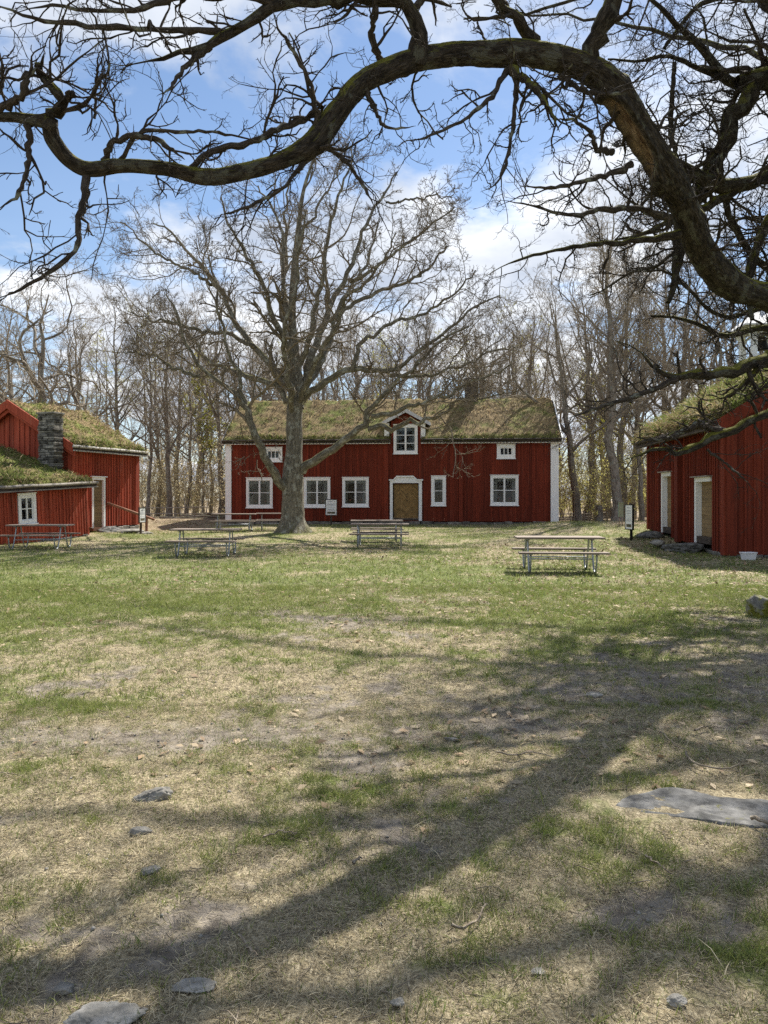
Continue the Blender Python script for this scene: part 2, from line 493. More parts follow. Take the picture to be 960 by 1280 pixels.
BRUSH = bark_mat('brush_twigs', (0.32, 0.26, 0.16), (0.48, 0.40, 0.26), scale=9)
DRYSTICK = bark_mat('dry_stick', (0.22, 0.175, 0.13), (0.42, 0.36, 0.28), scale=30)


# ------------------------------------------------------------------ ground
def masks(x, y):
    """soil, green and leaf-litter share of the ground at a point"""
    d = np.hypot(x, y)
    near = 1 - sm(d, 8, 17)
    n1 = fbm2(x, y * 0.8, 0.55, 5, 2.1, 0.6)
    n2 = fbm2(x, y, 1.7, 4, 9.4, 0.6)
    n3 = fbm2(x, y, 7.0, 3, 5.5)
    soil = sm(n1 * 0.55 + n2 * 0.45 + (n3 - .5) * 0.45, 0.47, 0.68) * (0.12 + 0.88 * near)
    path = np.exp(-((y - 5.35 - 0.12 * x + 0.7 * (n1 - .5)) / 0.40) ** 2) * sm(-x, -0.9, 1.0) * sm(n2 + (n3 - .5) * .5, 0.12, 0.42)
    soil = np.maximum(soil, 0.95 * path)
    g1 = fbm2(x, y, 0.8, 4, 14.2, 0.62); g2 = fbm2(x, y, 3.1, 3, 21.0); g3 = fbm2(x, y, 9.0, 3, 27.0)
    green = sm(g1 * 0.5 + g2 * 0.4 + (g3 - .5) * .55 + 0.27 * sm(d, 5, 14), 0.31, 0.80)
    green = green * (1 - 0.7 * soil)
    lawn = sm(d, 14, 22)
    green = green * (1 - lawn) + lawn * np.clip(0.20 + 0.66 * sm(g1 * .6 + g2 * .4 + (g3 - .5) * .4, .36, .64), 0, 1)
    wood = np.maximum(sm(y + 5 * (n1 - .5), 41, 45), sm(-x, 7, 9.5) * sm(y + 3 * (n1 - .5), 35.5, 37.5))
    wood = np.maximum(wood, sm(x, 9.0, 10) * sm(y + 2 * (n1 - .5), 31.0, 33.0))
    return soil, green, wood


def spaced(lo, hi, c, s0, n):
    """grid coordinates, dense round c"""
    def side(L, k): return s0 * np.sinh(np.linspace(0, 1, k) * math.asinh(L / s0 * 1.0)) if k > 1 else np.array([0.0])
    kl = max(2, int(n * math.asinh((c - lo) / s0) / (math.asinh((c - lo) / s0) + math.asinh((hi - c) / s0))))
    return np.concatenate([c - side(c - lo, kl)[::-1], c + side(hi - c, n - kl + 1)[1:]])


gx = spaced(-260, 260, 0, 1.3, 640)
gy = spaced(-40, 620, 2.6, 1.2, 640)
GX, GY = np.meshgrid(gx, gy)
gxf, gyf = GX.ravel(), GY.ravel()
so, gr, wd = masks(gxf, gyf)
dd = np.hypot(gxf, gyf)
gz = hgt(gxf, gyf) + (0.035 * (fbm2(gxf, gyf, 1.6, 4, 31.0) - .5) + 0.014 * (fbm2(gxf, gyf, 9, 3, 41.0) - .5)) * (1 - sm(dd, 12, 25)) - 0.012 * so
ii = np.arange(len(gy) - 1)[:, None] * len(gx); jj = np.arange(len(gx) - 1)[None]
GQ = np.stack([ii + jj, ii + jj + 1, ii + jj + 1 + len(gx), ii + jj + len(gx)], -1).reshape(-1, 4)

gm, N, L, b = node_mat('meadow_ground')
aS = N.new('ShaderNodeAttribute'); aS.attribute_name = 'soil'
aG = N.new('ShaderNodeAttribute'); aG.attribute_name = 'green'
aW = N.new('ShaderNodeAttribute'); aW.attribute_name = 'wood'
nf = noise(N, L, 55, detail=6, rough=0.65)
nm_ = noise(N, L, 9, detail=6, rough=0.6)
nst = noise(N, L, 1.0, map_scale=(90, 22, 22), detail=4, rough=0.6)
straw = mixc(N, L, ramp(N, L, nf, 0.3, 0.7), (0.13, 0.104, 0.066), (0.41, 0.345, 0.22))
straw = mixc(N, L, ramp(N, L, nst, 0.5, 0.72), straw, (0.54, 0.465, 0.32))
soilc = mixc(N, L, ramp(N, L, nm_, 0.3, 0.7), (0.12, 0.102, 0.082), (0.31, 0.268, 0.215))
soilc = mixc(N, L, ramp(N, L, nf, 0.58, 0.75), soilc, (0.30, 0.265, 0.22))
greenc = mixc(N, L, ramp(N, L, nf, 0.3, 0.7), (0.07, 0.085, 0.028), (0.20, 0.225, 0.078))
litc = mixc(N, L, ramp(N, L, nm_, 0.3, 0.7), (0.15, 0.11, 0.07), (0.34, 0.27, 0.175))


def soft(sock, amt, a=0.35, bb=0.65):
    ad = N.new('ShaderNodeMath'); ad.operation = 'MULTIPLY_ADD'; L.new(nm_, ad.inputs[0]); ad.inputs[1].default_value = amt
    L.new(sock, ad.inputs[2])
    return ramp(N, L, ad.outputs[0], a + amt * 0.5, bb + amt * 0.5)


c = mixc(N, L, soft(aG.outputs['Fac'], 0.9, .2, .9), straw, greenc)
c = mixc(N, L, soft(aS.outputs['Fac'], 0.6, .2, .8), c, soilc)
c = mixc(N, L, aW.outputs['Fac'], c, litc)
L.new(c, b.inputs['Base Color']); b.inputs['Roughness'].default_value = 0.95; b.inputs['Specular IOR Level'].default_value = 0.1
bump(N, L, b, nf, 0.8, 0.03)
ground = mk('ground', np.stack([gxf, gyf, gz], -1), GQ, None, gm, None, True, {'soil': so, 'green': gr, 'wood': wd})
tag(ground, kind='structure')


# ------------------------------------------------------------------ house building helpers
def wall_boards(mb, s0, s1, z0, z1, fn, bw=0.2, batten=0.045, openings=(), jitter=0.0):
    """vertical board-and-batten wall in (s, outward, z); fn maps to local x, y, z; z1 may be a function of s; openings are (s0, s1, z0, z1)"""
    zt = z1 if callable(z1) else (lambda s: z1)
    zb = z0 if callable(z0) else (lambda s: z0)
    edges = [s0]
    while edges[-1] < s1 - 1e-6:
        edges.append(min(s1, edges[-1] + bw * (1 + jitter * rng.uniform(-1, 1))))
    if len(edges) > 2 and edges[-1] - edges[-2] < bw * .3: edges.pop(-2)
    cuts = sorted(set([e for o in openings for e in o[:2] if s0 < e < s1]))

    def spans(a, b_, lo, hi):
        mid = (a + b_) / 2; segs = [(lo, hi)]
        for o in openings:
            if o[0] - 1e-6 < mid < o[1] + 1e-6:
                new = []
                for q in segs:
                    if o[3] <= q[0] or o[2] >= q[1]: new.append(q); continue
                    if o[2] > q[0]: new.append((q[0], o[2]))
                    if o[3] < q[1]: new.append((o[3], q[1]))
                segs = new
        return segs
    for a, b_ in zip(edges[:-1], edges[1:]):
        xs = [a] + [q for q in cuts if a + .004 < q < b_ - .004] + [b_]
        off = rng.uniform(-.004, .004)
        for p, q in zip(xs[:-1], xs[1:]):
            for lo, hi in spans(p, q, zb((p + q) / 2), zt((p + q) / 2)):
                if hi - lo > .02: mb.box(p + .002, q - .002, -.03, off, lo, hi, fn)
    for e in edges[1:-1]:
        w = batten * rng.uniform(.9, 1.1)
        for lo, hi in spans(e - w / 2, e + w / 2, zb(e) + rng.uniform(-.01, .01), zt(e)):
            if hi - lo > .02: mb.box(e - w / 2, e + w / 2, .0045, .028 + rng.uniform(-.004, .004), lo, hi, fn)


def front(s, o, z): return (s, -o, z)                  # a wall along local x that faces local -y


def make_window(parent, s0, s1, z0, z1, fn, cols=2, rows=2, case=0.115, curtain=True, post=0.045, sill=True):
    """window > sash, pane, curtain; the outer rectangle is the white casing"""
    w = MB()
    w.box(s0, s0 + case, .002, .055, z0, z1, fn); w.box(s1 - case, s1, .002, .055, z0, z1, fn)
    w.box(s0 + case, s1 - case, .002, .055, z1 - case, z1, fn); w.box(s0 + case, s1 - case, .002, .055, z0, z0 + case, fn)
    w.box(s0 - .025, s1 + .025, .004, .085, z1 + .002, z1 + .035, fn)
    if sill: w.box(s0 - .03, s1 + .03, .004, .10, z0 - .04, z0 - .002, fn)
    win = w.build('window', WHITE, parent)
    a, b_, c_, d_ = s0 + case, s1 - case, z0 + case, z1 - case
    s = MB(); fr = 0.04
    s.box(a, a + fr, -.03, .02, c_, d_, fn); s.box(b_ - fr, b_, -.03, .02, c_, d_, fn)
    s.box(a + fr, b_ - fr, -.03, .02, c_, c_ + fr, fn); s.box(a + fr, b_ - fr, -.03, .02, d_ - fr, d_, fn)
    for k in range(1, cols):
        m_ = a + (b_ - a) * k / cols; s.box(m_ - post, m_ + post, -.028, .03, c_ + fr, d_ - fr, fn)
    for k in range(1, rows):
        m_ = c_ + (d_ - c_) * k / rows
        xs = [a + fr] + sum([[a + (b_ - a) * q / cols - post, a + (b_ - a) * q / cols + post] for q in range(1, cols)], []) + [b_ - fr]
        for p, q in zip(xs[::2], xs[1::2]): s.box(p, q, -.02, .015, m_ - .016, m_ + .016, fn)
    s.build('sash', WHITE, win)
    g = MB(); g.add([fn(a, -.01, c_), fn(b_, -.01, c_), fn(b_, -.01, d_), fn(a, -.01, d_)], [(0, 1, 2, 3)]); g.build('pane', GLASS, win)
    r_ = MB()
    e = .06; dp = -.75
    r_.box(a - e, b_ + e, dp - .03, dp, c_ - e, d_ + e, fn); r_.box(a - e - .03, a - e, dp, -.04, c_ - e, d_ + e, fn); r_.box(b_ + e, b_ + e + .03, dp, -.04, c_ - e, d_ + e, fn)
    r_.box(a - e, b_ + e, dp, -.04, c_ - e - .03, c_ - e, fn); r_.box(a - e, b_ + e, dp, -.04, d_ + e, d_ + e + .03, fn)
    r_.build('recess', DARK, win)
    if curtain:
        for side in (0, 1):
            V, Fs = [], []; n = 14; wd_ = (b_ - a) * rng.uniform(.15, .22)
            for k in range(n + 1):
                t = k / n
                xx = a + wd_ * t if side == 0 else b_ - wd_ * t
                o_ = -.09 + .016 * math.sin(t * 26 + side)
                V += [fn(xx, o_, d_), fn(xx + (.03 * t if side else -.03 * t), o_, c_ + .02)]
                if k: Fs.append((2 * k - 2, 2 * k - 1, 2 * k + 1, 2 * k))
            cb = MB(); cb.add(V, Fs); cb.build('curtain', CURTAIN, win)
        cb = MB(); V, Fs = [], []; n = 24
        for k in range(n + 1):
            t = k / n; xx = a + (b_ - a) * t; o_ = -.065 + .012 * math.sin(t * 40)
            V += [fn(xx, o_, d_), fn(xx, o_, d_ - .14 * (d_ - c_) - .02 * abs(math.sin(t * 9)))]
            if k: Fs.append((2 * k - 2, 2 * k - 1, 2 * k + 1, 2 * k))
        cb.add(V, Fs); cb.build('curtain', CURTAIN, win)
    return win


def sod_colour(n, green_bias):
    """blade / sod colours: straw, brown, moss, green"""
    r = rng.random(n); k = rng.random((n, 1))
    straw_ = np.array([0.42, 0.345, 0.205]) * (0.7 + .6 * k); brown_ = np.array([0.22, 0.155, 0.09]) * (0.7 + .6 * k)
    green_ = np.array([0.155, 0.19, 0.047]) * (0.7 + .7 * k); moss_ = np.array([0.24, 0.22, 0.085]) * (0.7 + .5 * k)
    gb = np.clip(green_bias, 0, 1)
    c_ = np.where((r < 0.34 * (1.3 - gb))[:, None], brown_, straw_)
    c_ = np.where((r > 1 - 0.75 * gb)[:, None], green_, c_)
    c_ = np.where(((r > .45) & (r < .62))[:, None], moss_, c_)
    return np.concatenate([c_, np.ones((n, 1))], 1)


def blades(pos, dirs, length, width, col, bend=0.4, down=(0, 0, -1)):
    """curved blades of two quads/one tip each -> V, Q, T, C"""
    n = len(pos)
    side = norm(np.cross(dirs, norm(rng.normal(size=(n, 3)))))
    dn = np.asarray(down, float)
    mid = pos + dirs * (length * .55)[:, None]
    tip = mid + norm(dirs + dn * (bend * rng.uniform(.3, 1.6, n))[:, None]) * (length * .5)[:, None]
    w = width[:, None]
    V = np.stack([pos - side * w, pos + side * w, mid - side * w * .75, mid + side * w * .75, tip], 1)
    i = np.arange(n)[:, None] * 5
    Q = i + np.array([[0, 1, 3, 2]]); T = i + np.array([[2, 3, 4]])
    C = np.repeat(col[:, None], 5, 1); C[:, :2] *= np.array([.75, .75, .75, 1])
    return V.reshape(-1, 3), Q, T, C.reshape(-1, 4)


sodm, N, L, b = node_mat('sod_roof_turf')
aC = N.new('ShaderNodeAttribute'); aC.attribute_name = 'Col'
nf2 = noise(N, L, 16, detail=7, rough=0.68)
c = mixc(N, L, 1.0, aC.outputs['Color'], mixc(N, L, ramp(N, L, nf2, 0.3, 0.7), (0.45, 0.43, 0.40), (1.25, 1.2, 1.1)), 'MULTIPLY')
L.new(c, b.inputs['Base Color']); b.inputs['Roughness'].default_value = 0.95; b.inputs['Specular IOR Level'].default_value = 0.1
bump(N, L, b, nf2, 0.9, 0.06)


def sod_roof(parent, x0, x1, prof, thick, ndens, seed, green=(0.34, 0.54), eave_green=True, res=0.11, blen=(.08, .22), name='sod_roof', lush=0.0):
    """turf slab over a roof profile [(y, z), ...]; child grass = its blades"""
    prof = np.asarray(prof, float)
    seg = np.linalg.norm(np.diff(prof, axis=0), axis=1); cum = np.concatenate([[0], np.cumsum(seg)])
    nv = max(8, int(cum[-1] / res)); nu = max(6, int((x1 - x0) / res))
    tv = np.linspace(0, cum[-1], nv + 1); us = np.linspace(x0, x1, nu + 1)
    py_, pz_ = np.interp(tv, cum, prof[:, 0]), np.interp(tv, cum, prof[:, 1])
    U, TV = np.meshgrid(us, tv); PY = np.repeat(py_[:, None], nu + 1, 1); PZ = np.repeat(pz_[:, None], nu + 1, 1)
    edge = np.minimum(np.minimum(TV, cum[-1] - TV), np.minimum(U - x0, x1 - U))
    th = thick * (0.35 + 0.65 * sm(edge, 0, .16))
    bumpn = fbm(np.stack([U * 1.5 + seed, PY * 1.5, PZ * 1.5], -1), 4, .6)
    bump2 = fbm(np.stack([U * 4.5 + seed, PY * 4.5, PZ * 4.5], -1), 3, .6)
    th = th + (bumpn - .5) * thick * 1.2 + (bump2 - .5) * thick * .7
    Zt = PZ + np.maximum(th, .02)
    # ragged outline
    rag = (fbm(np.stack([U * 3 + seed * 2, PY * 3, PZ * 3 + 9], -1), 3) - .5)
    e_u = sm(edge, .3, 0)
    PY2 = PY + np.where(TV < cum[-1] / 2, -1, 1) * rag * .26 * e_u
    gmask = .55 * fbm(np.stack([U * .9 + seed, PY * .9 + 3, PZ * .9], -1), 4, .6) + .45 * fbm(np.stack([U * 3.1 + seed, PY * 3.1 + 3, PZ * 3.1], -1), 3, .6)
    gb = sm(gmask, green[0] + .12, green[1] + .14)
    if not eave_green: gb = gb * (.25 + .75 * sm(np.minimum(TV, cum[-1] - TV), .25, .9))
    if eave_green: gb = np.maximum(gb, .75 * sm(np.minimum(TV, cum[-1] - TV), .55, .05))
    gb = np.clip(gb + lush, 0, 1)
    ss = rng.random(U.shape)
    base = np.array([0.23, 0.175, 0.10])[None, None] * (1 - gb[..., None]) + np.array([0.15, 0.175, 0.05])[None, None] * gb[..., None]
    colr = base * (0.55 + .9 * fbm(np.stack([U * 6 + seed, PY * 6, PZ * 6], -1), 3, .7)[..., None]) * (0.75 + .5 * ss[..., None])
    top = np.stack([U, PY2, Zt], -1).reshape(-1, 3); bot = np.stack([U, PY, PZ], -1).reshape(-1, 3)
    n = len(top); w = nu + 1
    i = np.arange(nv)[:, None] * w; j = np.arange(nu)[None]
    Q = np.stack([i + j, i + j + 1, i + j + 1 + w, i + j + w], -1).reshape(-1, 4)
    ring = np.concatenate([np.arange(nu), nu + np.arange(nv) * w, nv * w + np.arange(nu, 0, -1), np.arange(nv, 0, -1) * w])
    r2 = np.roll(ring, -1)
    S = np.stack([ring + n, r2 + n, r2, ring], -1)
    colf = np.concatenate([colr.reshape(-1, 3), colr.reshape(-1, 3) * .5]); colf = np.concatenate([colf, np.ones((len(colf), 1))], 1)
    roof = mk(name, np.concatenate([top, bot]), np.concatenate([Q, Q[:, ::-1] + n, S]), None, sodm, parent, True, {'Col': colf})
    # blades, drooping down the slope
    nb = int((x1 - x0) * cum[-1] * ndens)
    fu, fv = rng.random(nb) * nu, rng.random(nb) * nv
    k = rng.random(nb); fv = np.where(k < .12, rng.random(nb) * min(3.0, nv * .1), fv); fv = np.where(k > .94, nv - rng.random(nb) * min(3.0, nv * .1), fv)
    k = rng.random(nb); fu = np.where(k < .03, rng.random(nb) * 1.2, fu); fu = np.where(k > .97, nu - rng.random(nb) * 1.2, fu)
    iu, iv = np.minimum(fu.astype(int), nu - 1), np.minimum(fv.astype(int), nv - 1)
    du, dv = fu - iu, fv - iv
    grid = top.reshape(nv + 1, nu + 1, 3)
    pos = (grid[iv, iu] * ((1 - du) * (1 - dv))[:, None] + grid[iv, iu + 1] * (du * (1 - dv))[:, None] + grid[iv + 1, iu] * ((1 - du) * dv)[:, None] + grid[iv + 1, iu + 1] * (du * dv)[:, None])
    slope = norm(grid[np.minimum(iv + 1, nv), iu] - grid[iv, iu])
    outw = np.where((slope[:, 2:3] > 0), -slope, slope)            # down-slope direction
    d = norm(np.array([0, 0, 1.0]) * rng.uniform(.3, 1.1, (nb, 1)) + outw * rng.uniform(0, .9, (nb, 1)) + rng.normal(size=(nb, 3)) * .45)
    gbl = gb[iv, iu]
    Vb, Qb, Tb, Cb = blades(pos - d * .02, d, rng.uniform(blen[0], blen[1], nb) * (0.25 + 1.5 * sm(bump2[iv, iu], .3, .75)), rng.uniform(.008, .022, nb), sod_colour(nb, gbl), .7)
    tag(mk('grass', Vb, Qb, Tb, BLADE, roof, False, {'Col': Cb}), kind='stuff')
    return roof


def rock(mb_name, loc, size, mat, seed, parent=None, flat=1.0, sub=4, rough_=.25, sharp=0.0, rotz=0.0):
    """one stone: a displaced, flattened ball with facets"""
    import bmesh
    bm = bmesh.new(); bmesh.ops.create_icosphere(bm, subdivisions=sub, radius=1.0)
    V = np.array([v.co[:] for v in bm.verts]); T = np.array([[v.index for v in f.verts] for f in bm.faces]); bm.free()
    r0 = np.random.default_rng(seed)
    D = norm(V)
    # planes cut the ball into a boulder shape
    lim = np.full(len(D), 1.0)
    for _ in range(11):
        nrm = norm(r0.normal(size=3)); dist = r0.uniform(.55, .95)
        dp = D @ nrm
        lim = np.where(dp > 1e-3, np.minimum(lim, np.maximum(dist / np.maximum(dp, 1e-3), .45)), lim)
    rr = lim * (1 + rough_ * (fbm(D * 2.2 + seed, 4) - .5)) + .12 * (fbm(D * 6 + seed, 4, .65) - .5) - .10 * (1 - np.abs(2 * fbm(D * 3 + seed * 2, 3) - 1)) ** 6
    Vn = D * rr[:, None] * np.asarray(size)[None] * .5
    if flat < 1: Vn[:, 2] = np.clip(Vn[:, 2], -size[2] * .5, size[2] * .5 * flat)
    o = mk(mb_name, Vn, None, T, mat, parent, True)
    o.location = loc; o.rotation_euler = (0, 0, rotz)
    return o


def stone_row(parent, pts, hh, depth, mat, name='foundation', w=(.35, .8)):
    """foundation stones between points, each stone a rough block, one mesh"""
    mb = MB()
    for (x0, y0), (x1, y1), ht in pts:
        Ln = math.hypot(x1 - x0, y1 - y0); ux, uy = (x1 - x0) / Ln, (y1 - y0) / Ln; t = 0
        while t < Ln - .05:
            ww = min(rng.uniform(*w), Ln - t)
            j = lambda s_: rng.uniform(-s_, s_)
            o1, o2 = rng.uniform(-.05, .04), depth
            P = []
            for zz_ in (-.15, ht * rng.uniform(.82, 1.0)):
                for (a_, o_) in ((t + .012, o1), (t + ww - .012, o1), (t + ww - .012, o2), (t + .012, o2)):
                    aa = a_ + j(.02)
                    P.append((x0 + ux * aa - uy * (o_ + j(.015)), y0 + uy * aa + ux * (o_ + j(.015)), zz_ + j(.015)))
            mb.add(P, [(0, 3, 2, 1), (4, 5, 6, 7), (0, 1, 5, 4), (1, 2, 6, 5), (2, 3, 7, 6), (3, 0, 4, 7)])
            t += ww
    return mb.build(name, mat, parent, bevel=.02)


class Face:
    """wall plane through O along u: turns photo pixels into (s, z) on the wall"""
    def __init__(s, O, u): s.O = np.array(O, float); s.u = np.array(u, float) / np.linalg.norm(u)

    def s_of(s, px):
        r = (px - CX) / F
        return (r * s.O[1] - s.O[0]) / (s.u[0] - r * s.u[1])

    def z_of(s, py, ss, off=0.0): return EYE - (py - HY) / F * (s.O[1] + s.u[1] * ss)

    def rect(s, x0, x1, y0, y1):
        a, b_ = s.s_of(x0), s.s_of(x1); m_ = (a + b_) / 2
        return min(a, b_), max(a, b_), s.z_of(y1, m_), s.z_of(y0, m_)

    @property
    def rot(s): return math.atan2(s.u[1], s.u[0])


def geranium(loc, label):
    t = thing('potted_geranium', label, 'potted plant', loc, rng.uniform(0, 6), 'geraniums on the window sills')
    p = MB(); p.tube([(0, 0, 0), (0, 0, .11), (0, 0, .112)], [.045, .062, .05], 10); p.build('pot', POTCLAY, t, True)
    V, Fs = [], []
    lf, bl = MB(), MB()
    for k in range(26):
        a = rng.uniform(0, 6.28); rr = rng.uniform(0, .10); z_ = rng.uniform(.10, .25); s_ = rng.uniform(.022, .04)
        c_ = np.array([math.cos(a) * rr, math.sin(a) * rr, z_]); u_ = norm(rng.normal(size=3)) * s_; v_ = norm(np.cross(u_, rng.normal(size=3))) * s_
        lf.add([c_ - u_ - v_ * .4, c_ + v_ * -.9, c_ + u_ - v_ * .4, c_ + u_ * .8 + v_ * .7, c_ - u_ * .8 + v_ * .7], [(0, 1, 2, 3, 4)])
    for k in range(14):
        a = rng.uniform(0, 6.28); rr = rng.uniform(0, .07); z_ = rng.uniform(.22, .31); s_ = rng.uniform(.02, .03)
        c_ = np.array([math.cos(a) * rr, math.sin(a) * rr, z_]); u_ = norm(rng.normal(size=3)) * s_; v_ = norm(np.cross(u_, rng.normal(size=3))) * s_
        bl.add([c_ - u_, c_ - v_, c_ + u_, c_ + v_], [(0, 1, 2, 3)])
    lf.build('foliage', LEAFGREEN, t); bl.build('blossom', PETAL, t)
    return t


# ------------------------------------------------------------------ the long red house in the middle
HA = Face((-8.3, 40.75), (17.12, -1.5))
HLEN = math.hypot(17.12, 1.5)
house = thing('longhouse', 'long red two-storey timber house with turf roof, white corner boards and small dormer', 'house', (HA.O[0], HA.O[1], 0), HA.rot)
HD = 6.6
ZB, ZE, ZR = 0.37, 4.62, 6.95


def hrect(*a): return HA.rect(*a)


wins = [(308, 341, 597.5, 634.5), (380, 413, 597.2, 634), (428, 461, 597, 633.3), (613, 648, 594.3, 631.5)]
narrow = (539, 557.5, 595.2, 632)
atticL, atticR = (330.5, 353, 559.5, 577), (621, 644, 555.5, 573)
doorpx = (491, 523.5, 604.5, 650.5)
ops = []
for w_ in wins + [narrow, atticL, atticR]:
    q = hrect(*w_); ops.append((q[0] + .1, q[1] - .1, q[2] + .1, q[3] - .1))
dq = hrect(*doorpx); ops.append(dq)
qd = hrect(492, 522, 531, 567); ops.append((qd[0] + .1, qd[1] - .1, qd[2] + .1, 9))
mb = MB()
wall_boards(mb, 0, HLEN, ZB, ZE + .02, front, .19, .04, ops)
# right, left and back walls
wall_boards(mb, 0.02, HD - .02, ZB, lambda s: ZE + (ZR - ZE) * (1 - abs(s - HD / 2) / (HD / 2)) - .05, lambda s, o, z: (HLEN + o, s, z), .2, .045)
wall_boards(mb, 0.02, HD - .02, ZB, lambda s: ZE + (ZR - ZE) * (1 - abs(s - HD / 2) / (HD / 2)) - .05, lambda s, o, z: (-o, HD - s, z), .2, .045)
wall_boards(mb, 0, HLEN, ZB, ZE, lambda s, o, z: (HLEN - s, HD + o, z), .2, .045)
# boxed log ends that stand proud of the wall
for px0, px1 in ((480.5, 485.5), (573.5, 578.5), (359, 364)):
    a = HA.s_of(px0); b2 = HA.s_of(px1); mb.box(a, b2, .032, .10, ZB, ZE - .01, front)
mb.build('wall', RED, house)
for (a, b2, c0_, c1_) in ((-.10, .22, -.09, -.034), (HLEN - .30, HLEN + .10, HLEN + .034, HLEN + .09)):
    cb = MB(); cb.box(a, b2, .034, .075, ZB - .04, ZE - .12, front); cb.box(c0_, c1_, -.03, .30, ZB, ZE)
    cb.build('corner_board', WHITE, house)
dl, dr = HA.s_of(488.5), HA.s_of(526)
for (a, b2) in ((-.24, dl - .02), (dr + .02, HLEN + .24)):
    ev = MB(); ev.box(a, b2, .20, .235, ZE - .23, ZE - .055, front); ev.box(a, b2, .03, .198, ZE - .20, ZE - .17, front)
    ev.build('eave_board', WHITE, house)
for w_ in wins: make_window(house, *hrect(*w_), front)
make_window(house, *hrect(*narrow), front, cols=1, rows=2, case=.14)
for w_ in (atticL, atticR): make_window(house, *hrect(*w_), front, cols=3, rows=1, case=.16, curtain=False, post=.02)
stone_row(house, [((-.02, -.02), (HLEN + .02, -.02), ZB + .01), ((HLEN + .0, 0), (HLEN + .0, HD), ZB + .01)], 0, .35, STONE)

# door: two leaves of chevron boards, white surround with a stepped head
def clip(poly, x0, x1, z0, z1):
    for ax, lim, sg in ((0, x0, 1), (0, x1, -1), (1, z0, 1), (1, z1, -1)):
        out = []
        for i_ in range(len(poly)):
            p, q = poly[i_], poly[(i_ + 1) % len(poly)]
            dp, dq_ = sg * (p[ax] - lim), sg * (q[ax] - lim)
            if dp >= 0: out.append(p)
            if dp * dq_ < 0:
                t = dp / (dp - dq_); out.append((p[0] + t * (q[0] - p[0]), p[1] + t * (q[1] - p[1])))
        poly = out
        if len(poly) < 3: return []
    return poly


s0, s1, z0, z1 = dq
door = MB(); door.box(s0 + .04, s1 - .04, -.16, -.14, z0 + .12, z1, front)
door = door.build('door', OCHRE, house)
lw = (s1 - s0 - .08) / 4
for q in range(4):
    a = s0 + .04 + q * lw; up = 1 if q % 2 == 0 else -1
    lf = MB(); k = -1.0
    while k < 3.2:
        zc = z0 + .12 + k * .0 + k
        base_l = zc if up > 0 else zc + lw; base_r = zc + lw if up > 0 else zc
        poly = clip([(a, base_l), (a + lw, base_r), (a + lw, base_r + .085), (a, base_l + .085)], a + .003, a + lw - .003, z0 + .13, z1 - .02)
        if len(poly) >= 3: lf.prism([(p[0], p[1]) for p in poly], -.138, -.118 + rng.uniform(-.002, .002), front)
        k += .092
    lf.build('chevron_panel', OCHRE, door)
th = MB(); th.box(s0 + .01, s1 - .01, -.16, .02, z0 + .0, z0 + .115, front); th.build('threshold', DARKWOOD, door)
c0 = (s0 + s1) / 2 + .05
for z_ in (z0 + 1.05, z0 + 1.22): kn = MB().tube([front(c0, -.118, z_), front(c0, -.09, z_), front(c0, -.06, z_), front(c0, -.055, z_)], [.02, .015, .028, .01], 8); kn.build('handle', BLACK, door, True)
rv = MB()
rv.box(s0 - .02, s0 + .02, -.2, .0, z0, z1, front); rv.box(s1 - .02, s1 + .02, -.2, .0, z0, z1, front); rv.box(s0 + .02, s1 - .02, -.2, .0, z1 - .02, z1 + .02, front)
rv.build('door_jamb', DARKWOOD, door)
dsur = MB()
q0, q1 = HA.s_of(487.5), HA.s_of(527.5)
zt = lambda py: HA.z_of(py, s0)
dsur.box(q0, s0 - .0, .03, .085, z0 - .02, zt(601), front); dsur.box(s1, q1, .03, .085, z0 - .02, zt(601), front)
X = lambda px: HA.s_of(px)
dsur.prism([(q0, zt(603.8)), (q1, zt(603.8)), (q1, zt(600.4)), (X(521.5), zt(600.2)), (X(516.8), zt(595.6)), (X(496), zt(595.6)), (X(491.8), zt(600.2)), (q0, zt(600.4))], .034, .10, front)
for A, B2 in (((486.5, 599.2), (492, 599.2)), ((492, 599.0), (496, 594.8)), ((496, 594.8), (517, 594.8)), ((517, 594.8), (521.5, 599.0)), ((521.5, 599.2), (529, 599.2))):
    a0, a1, b0, b1 = X(A[0]), zt(A[1]), X(B2[0]), zt(B2[1])
    dsur.prism([(a0, a1 - .07), (b0, b1 - .07), (b0, b1), (a0, a1)], .036, .16, front)
dsur.build('door_surround', WHITE, house)
st = MB()
for k in range(7):
    a = X(484) + k * .27; st.box(a, a + .255, .05, .75 + rng.uniform(-.05, .05), -.1, .21 + rng.uniform(-.02, .02), front)
for k in range(3):
    a = X(486) + k * .55; st.box(a, a + .53, .05, .42 + rng.uniform(-.03, .03), .212, .36 + rng.uniform(-.015, .015), front)
st.build('doorstep', STONE, house, bevel=.02)

# roof deck, turf and verge boards
ov = .26
prof_f = [(-ov, ZE + .05 - ov * .62), (HD / 2, ZR), (HD + ov, ZE + .05 - ov * .62)]
slope_z = lambda y: np.interp(y, [p[0] for p in prof_f], [p[1] for p in prof_f])
dk = MB()
for (xa, xb, ya, yb) in ((-.26, dl, -ov, HD / 2), (dr, HLEN + .26, -ov, HD / 2), (dl + .002, dr - .002, 1.0, HD / 2), (-.26, HLEN + .26, HD / 2 + .002, HD + ov)):
    za, zb = slope_z(ya), slope_z(yb)
    V = [(x, y, z + o) for o in (-.07, -.005) for (x, y, z) in ((xa, ya, za), (xb, ya, za), (xb, yb, zb), (xa, yb, zb))]
    dk.add(V, [(0, 3, 2, 1), (4, 5, 6, 7), (0, 1, 5, 4), (1, 2, 6, 5), (2, 3, 7, 6), (3, 0, 4, 7)])
dk.build('roof_deck', DARKWOOD, house)
lg = MB()
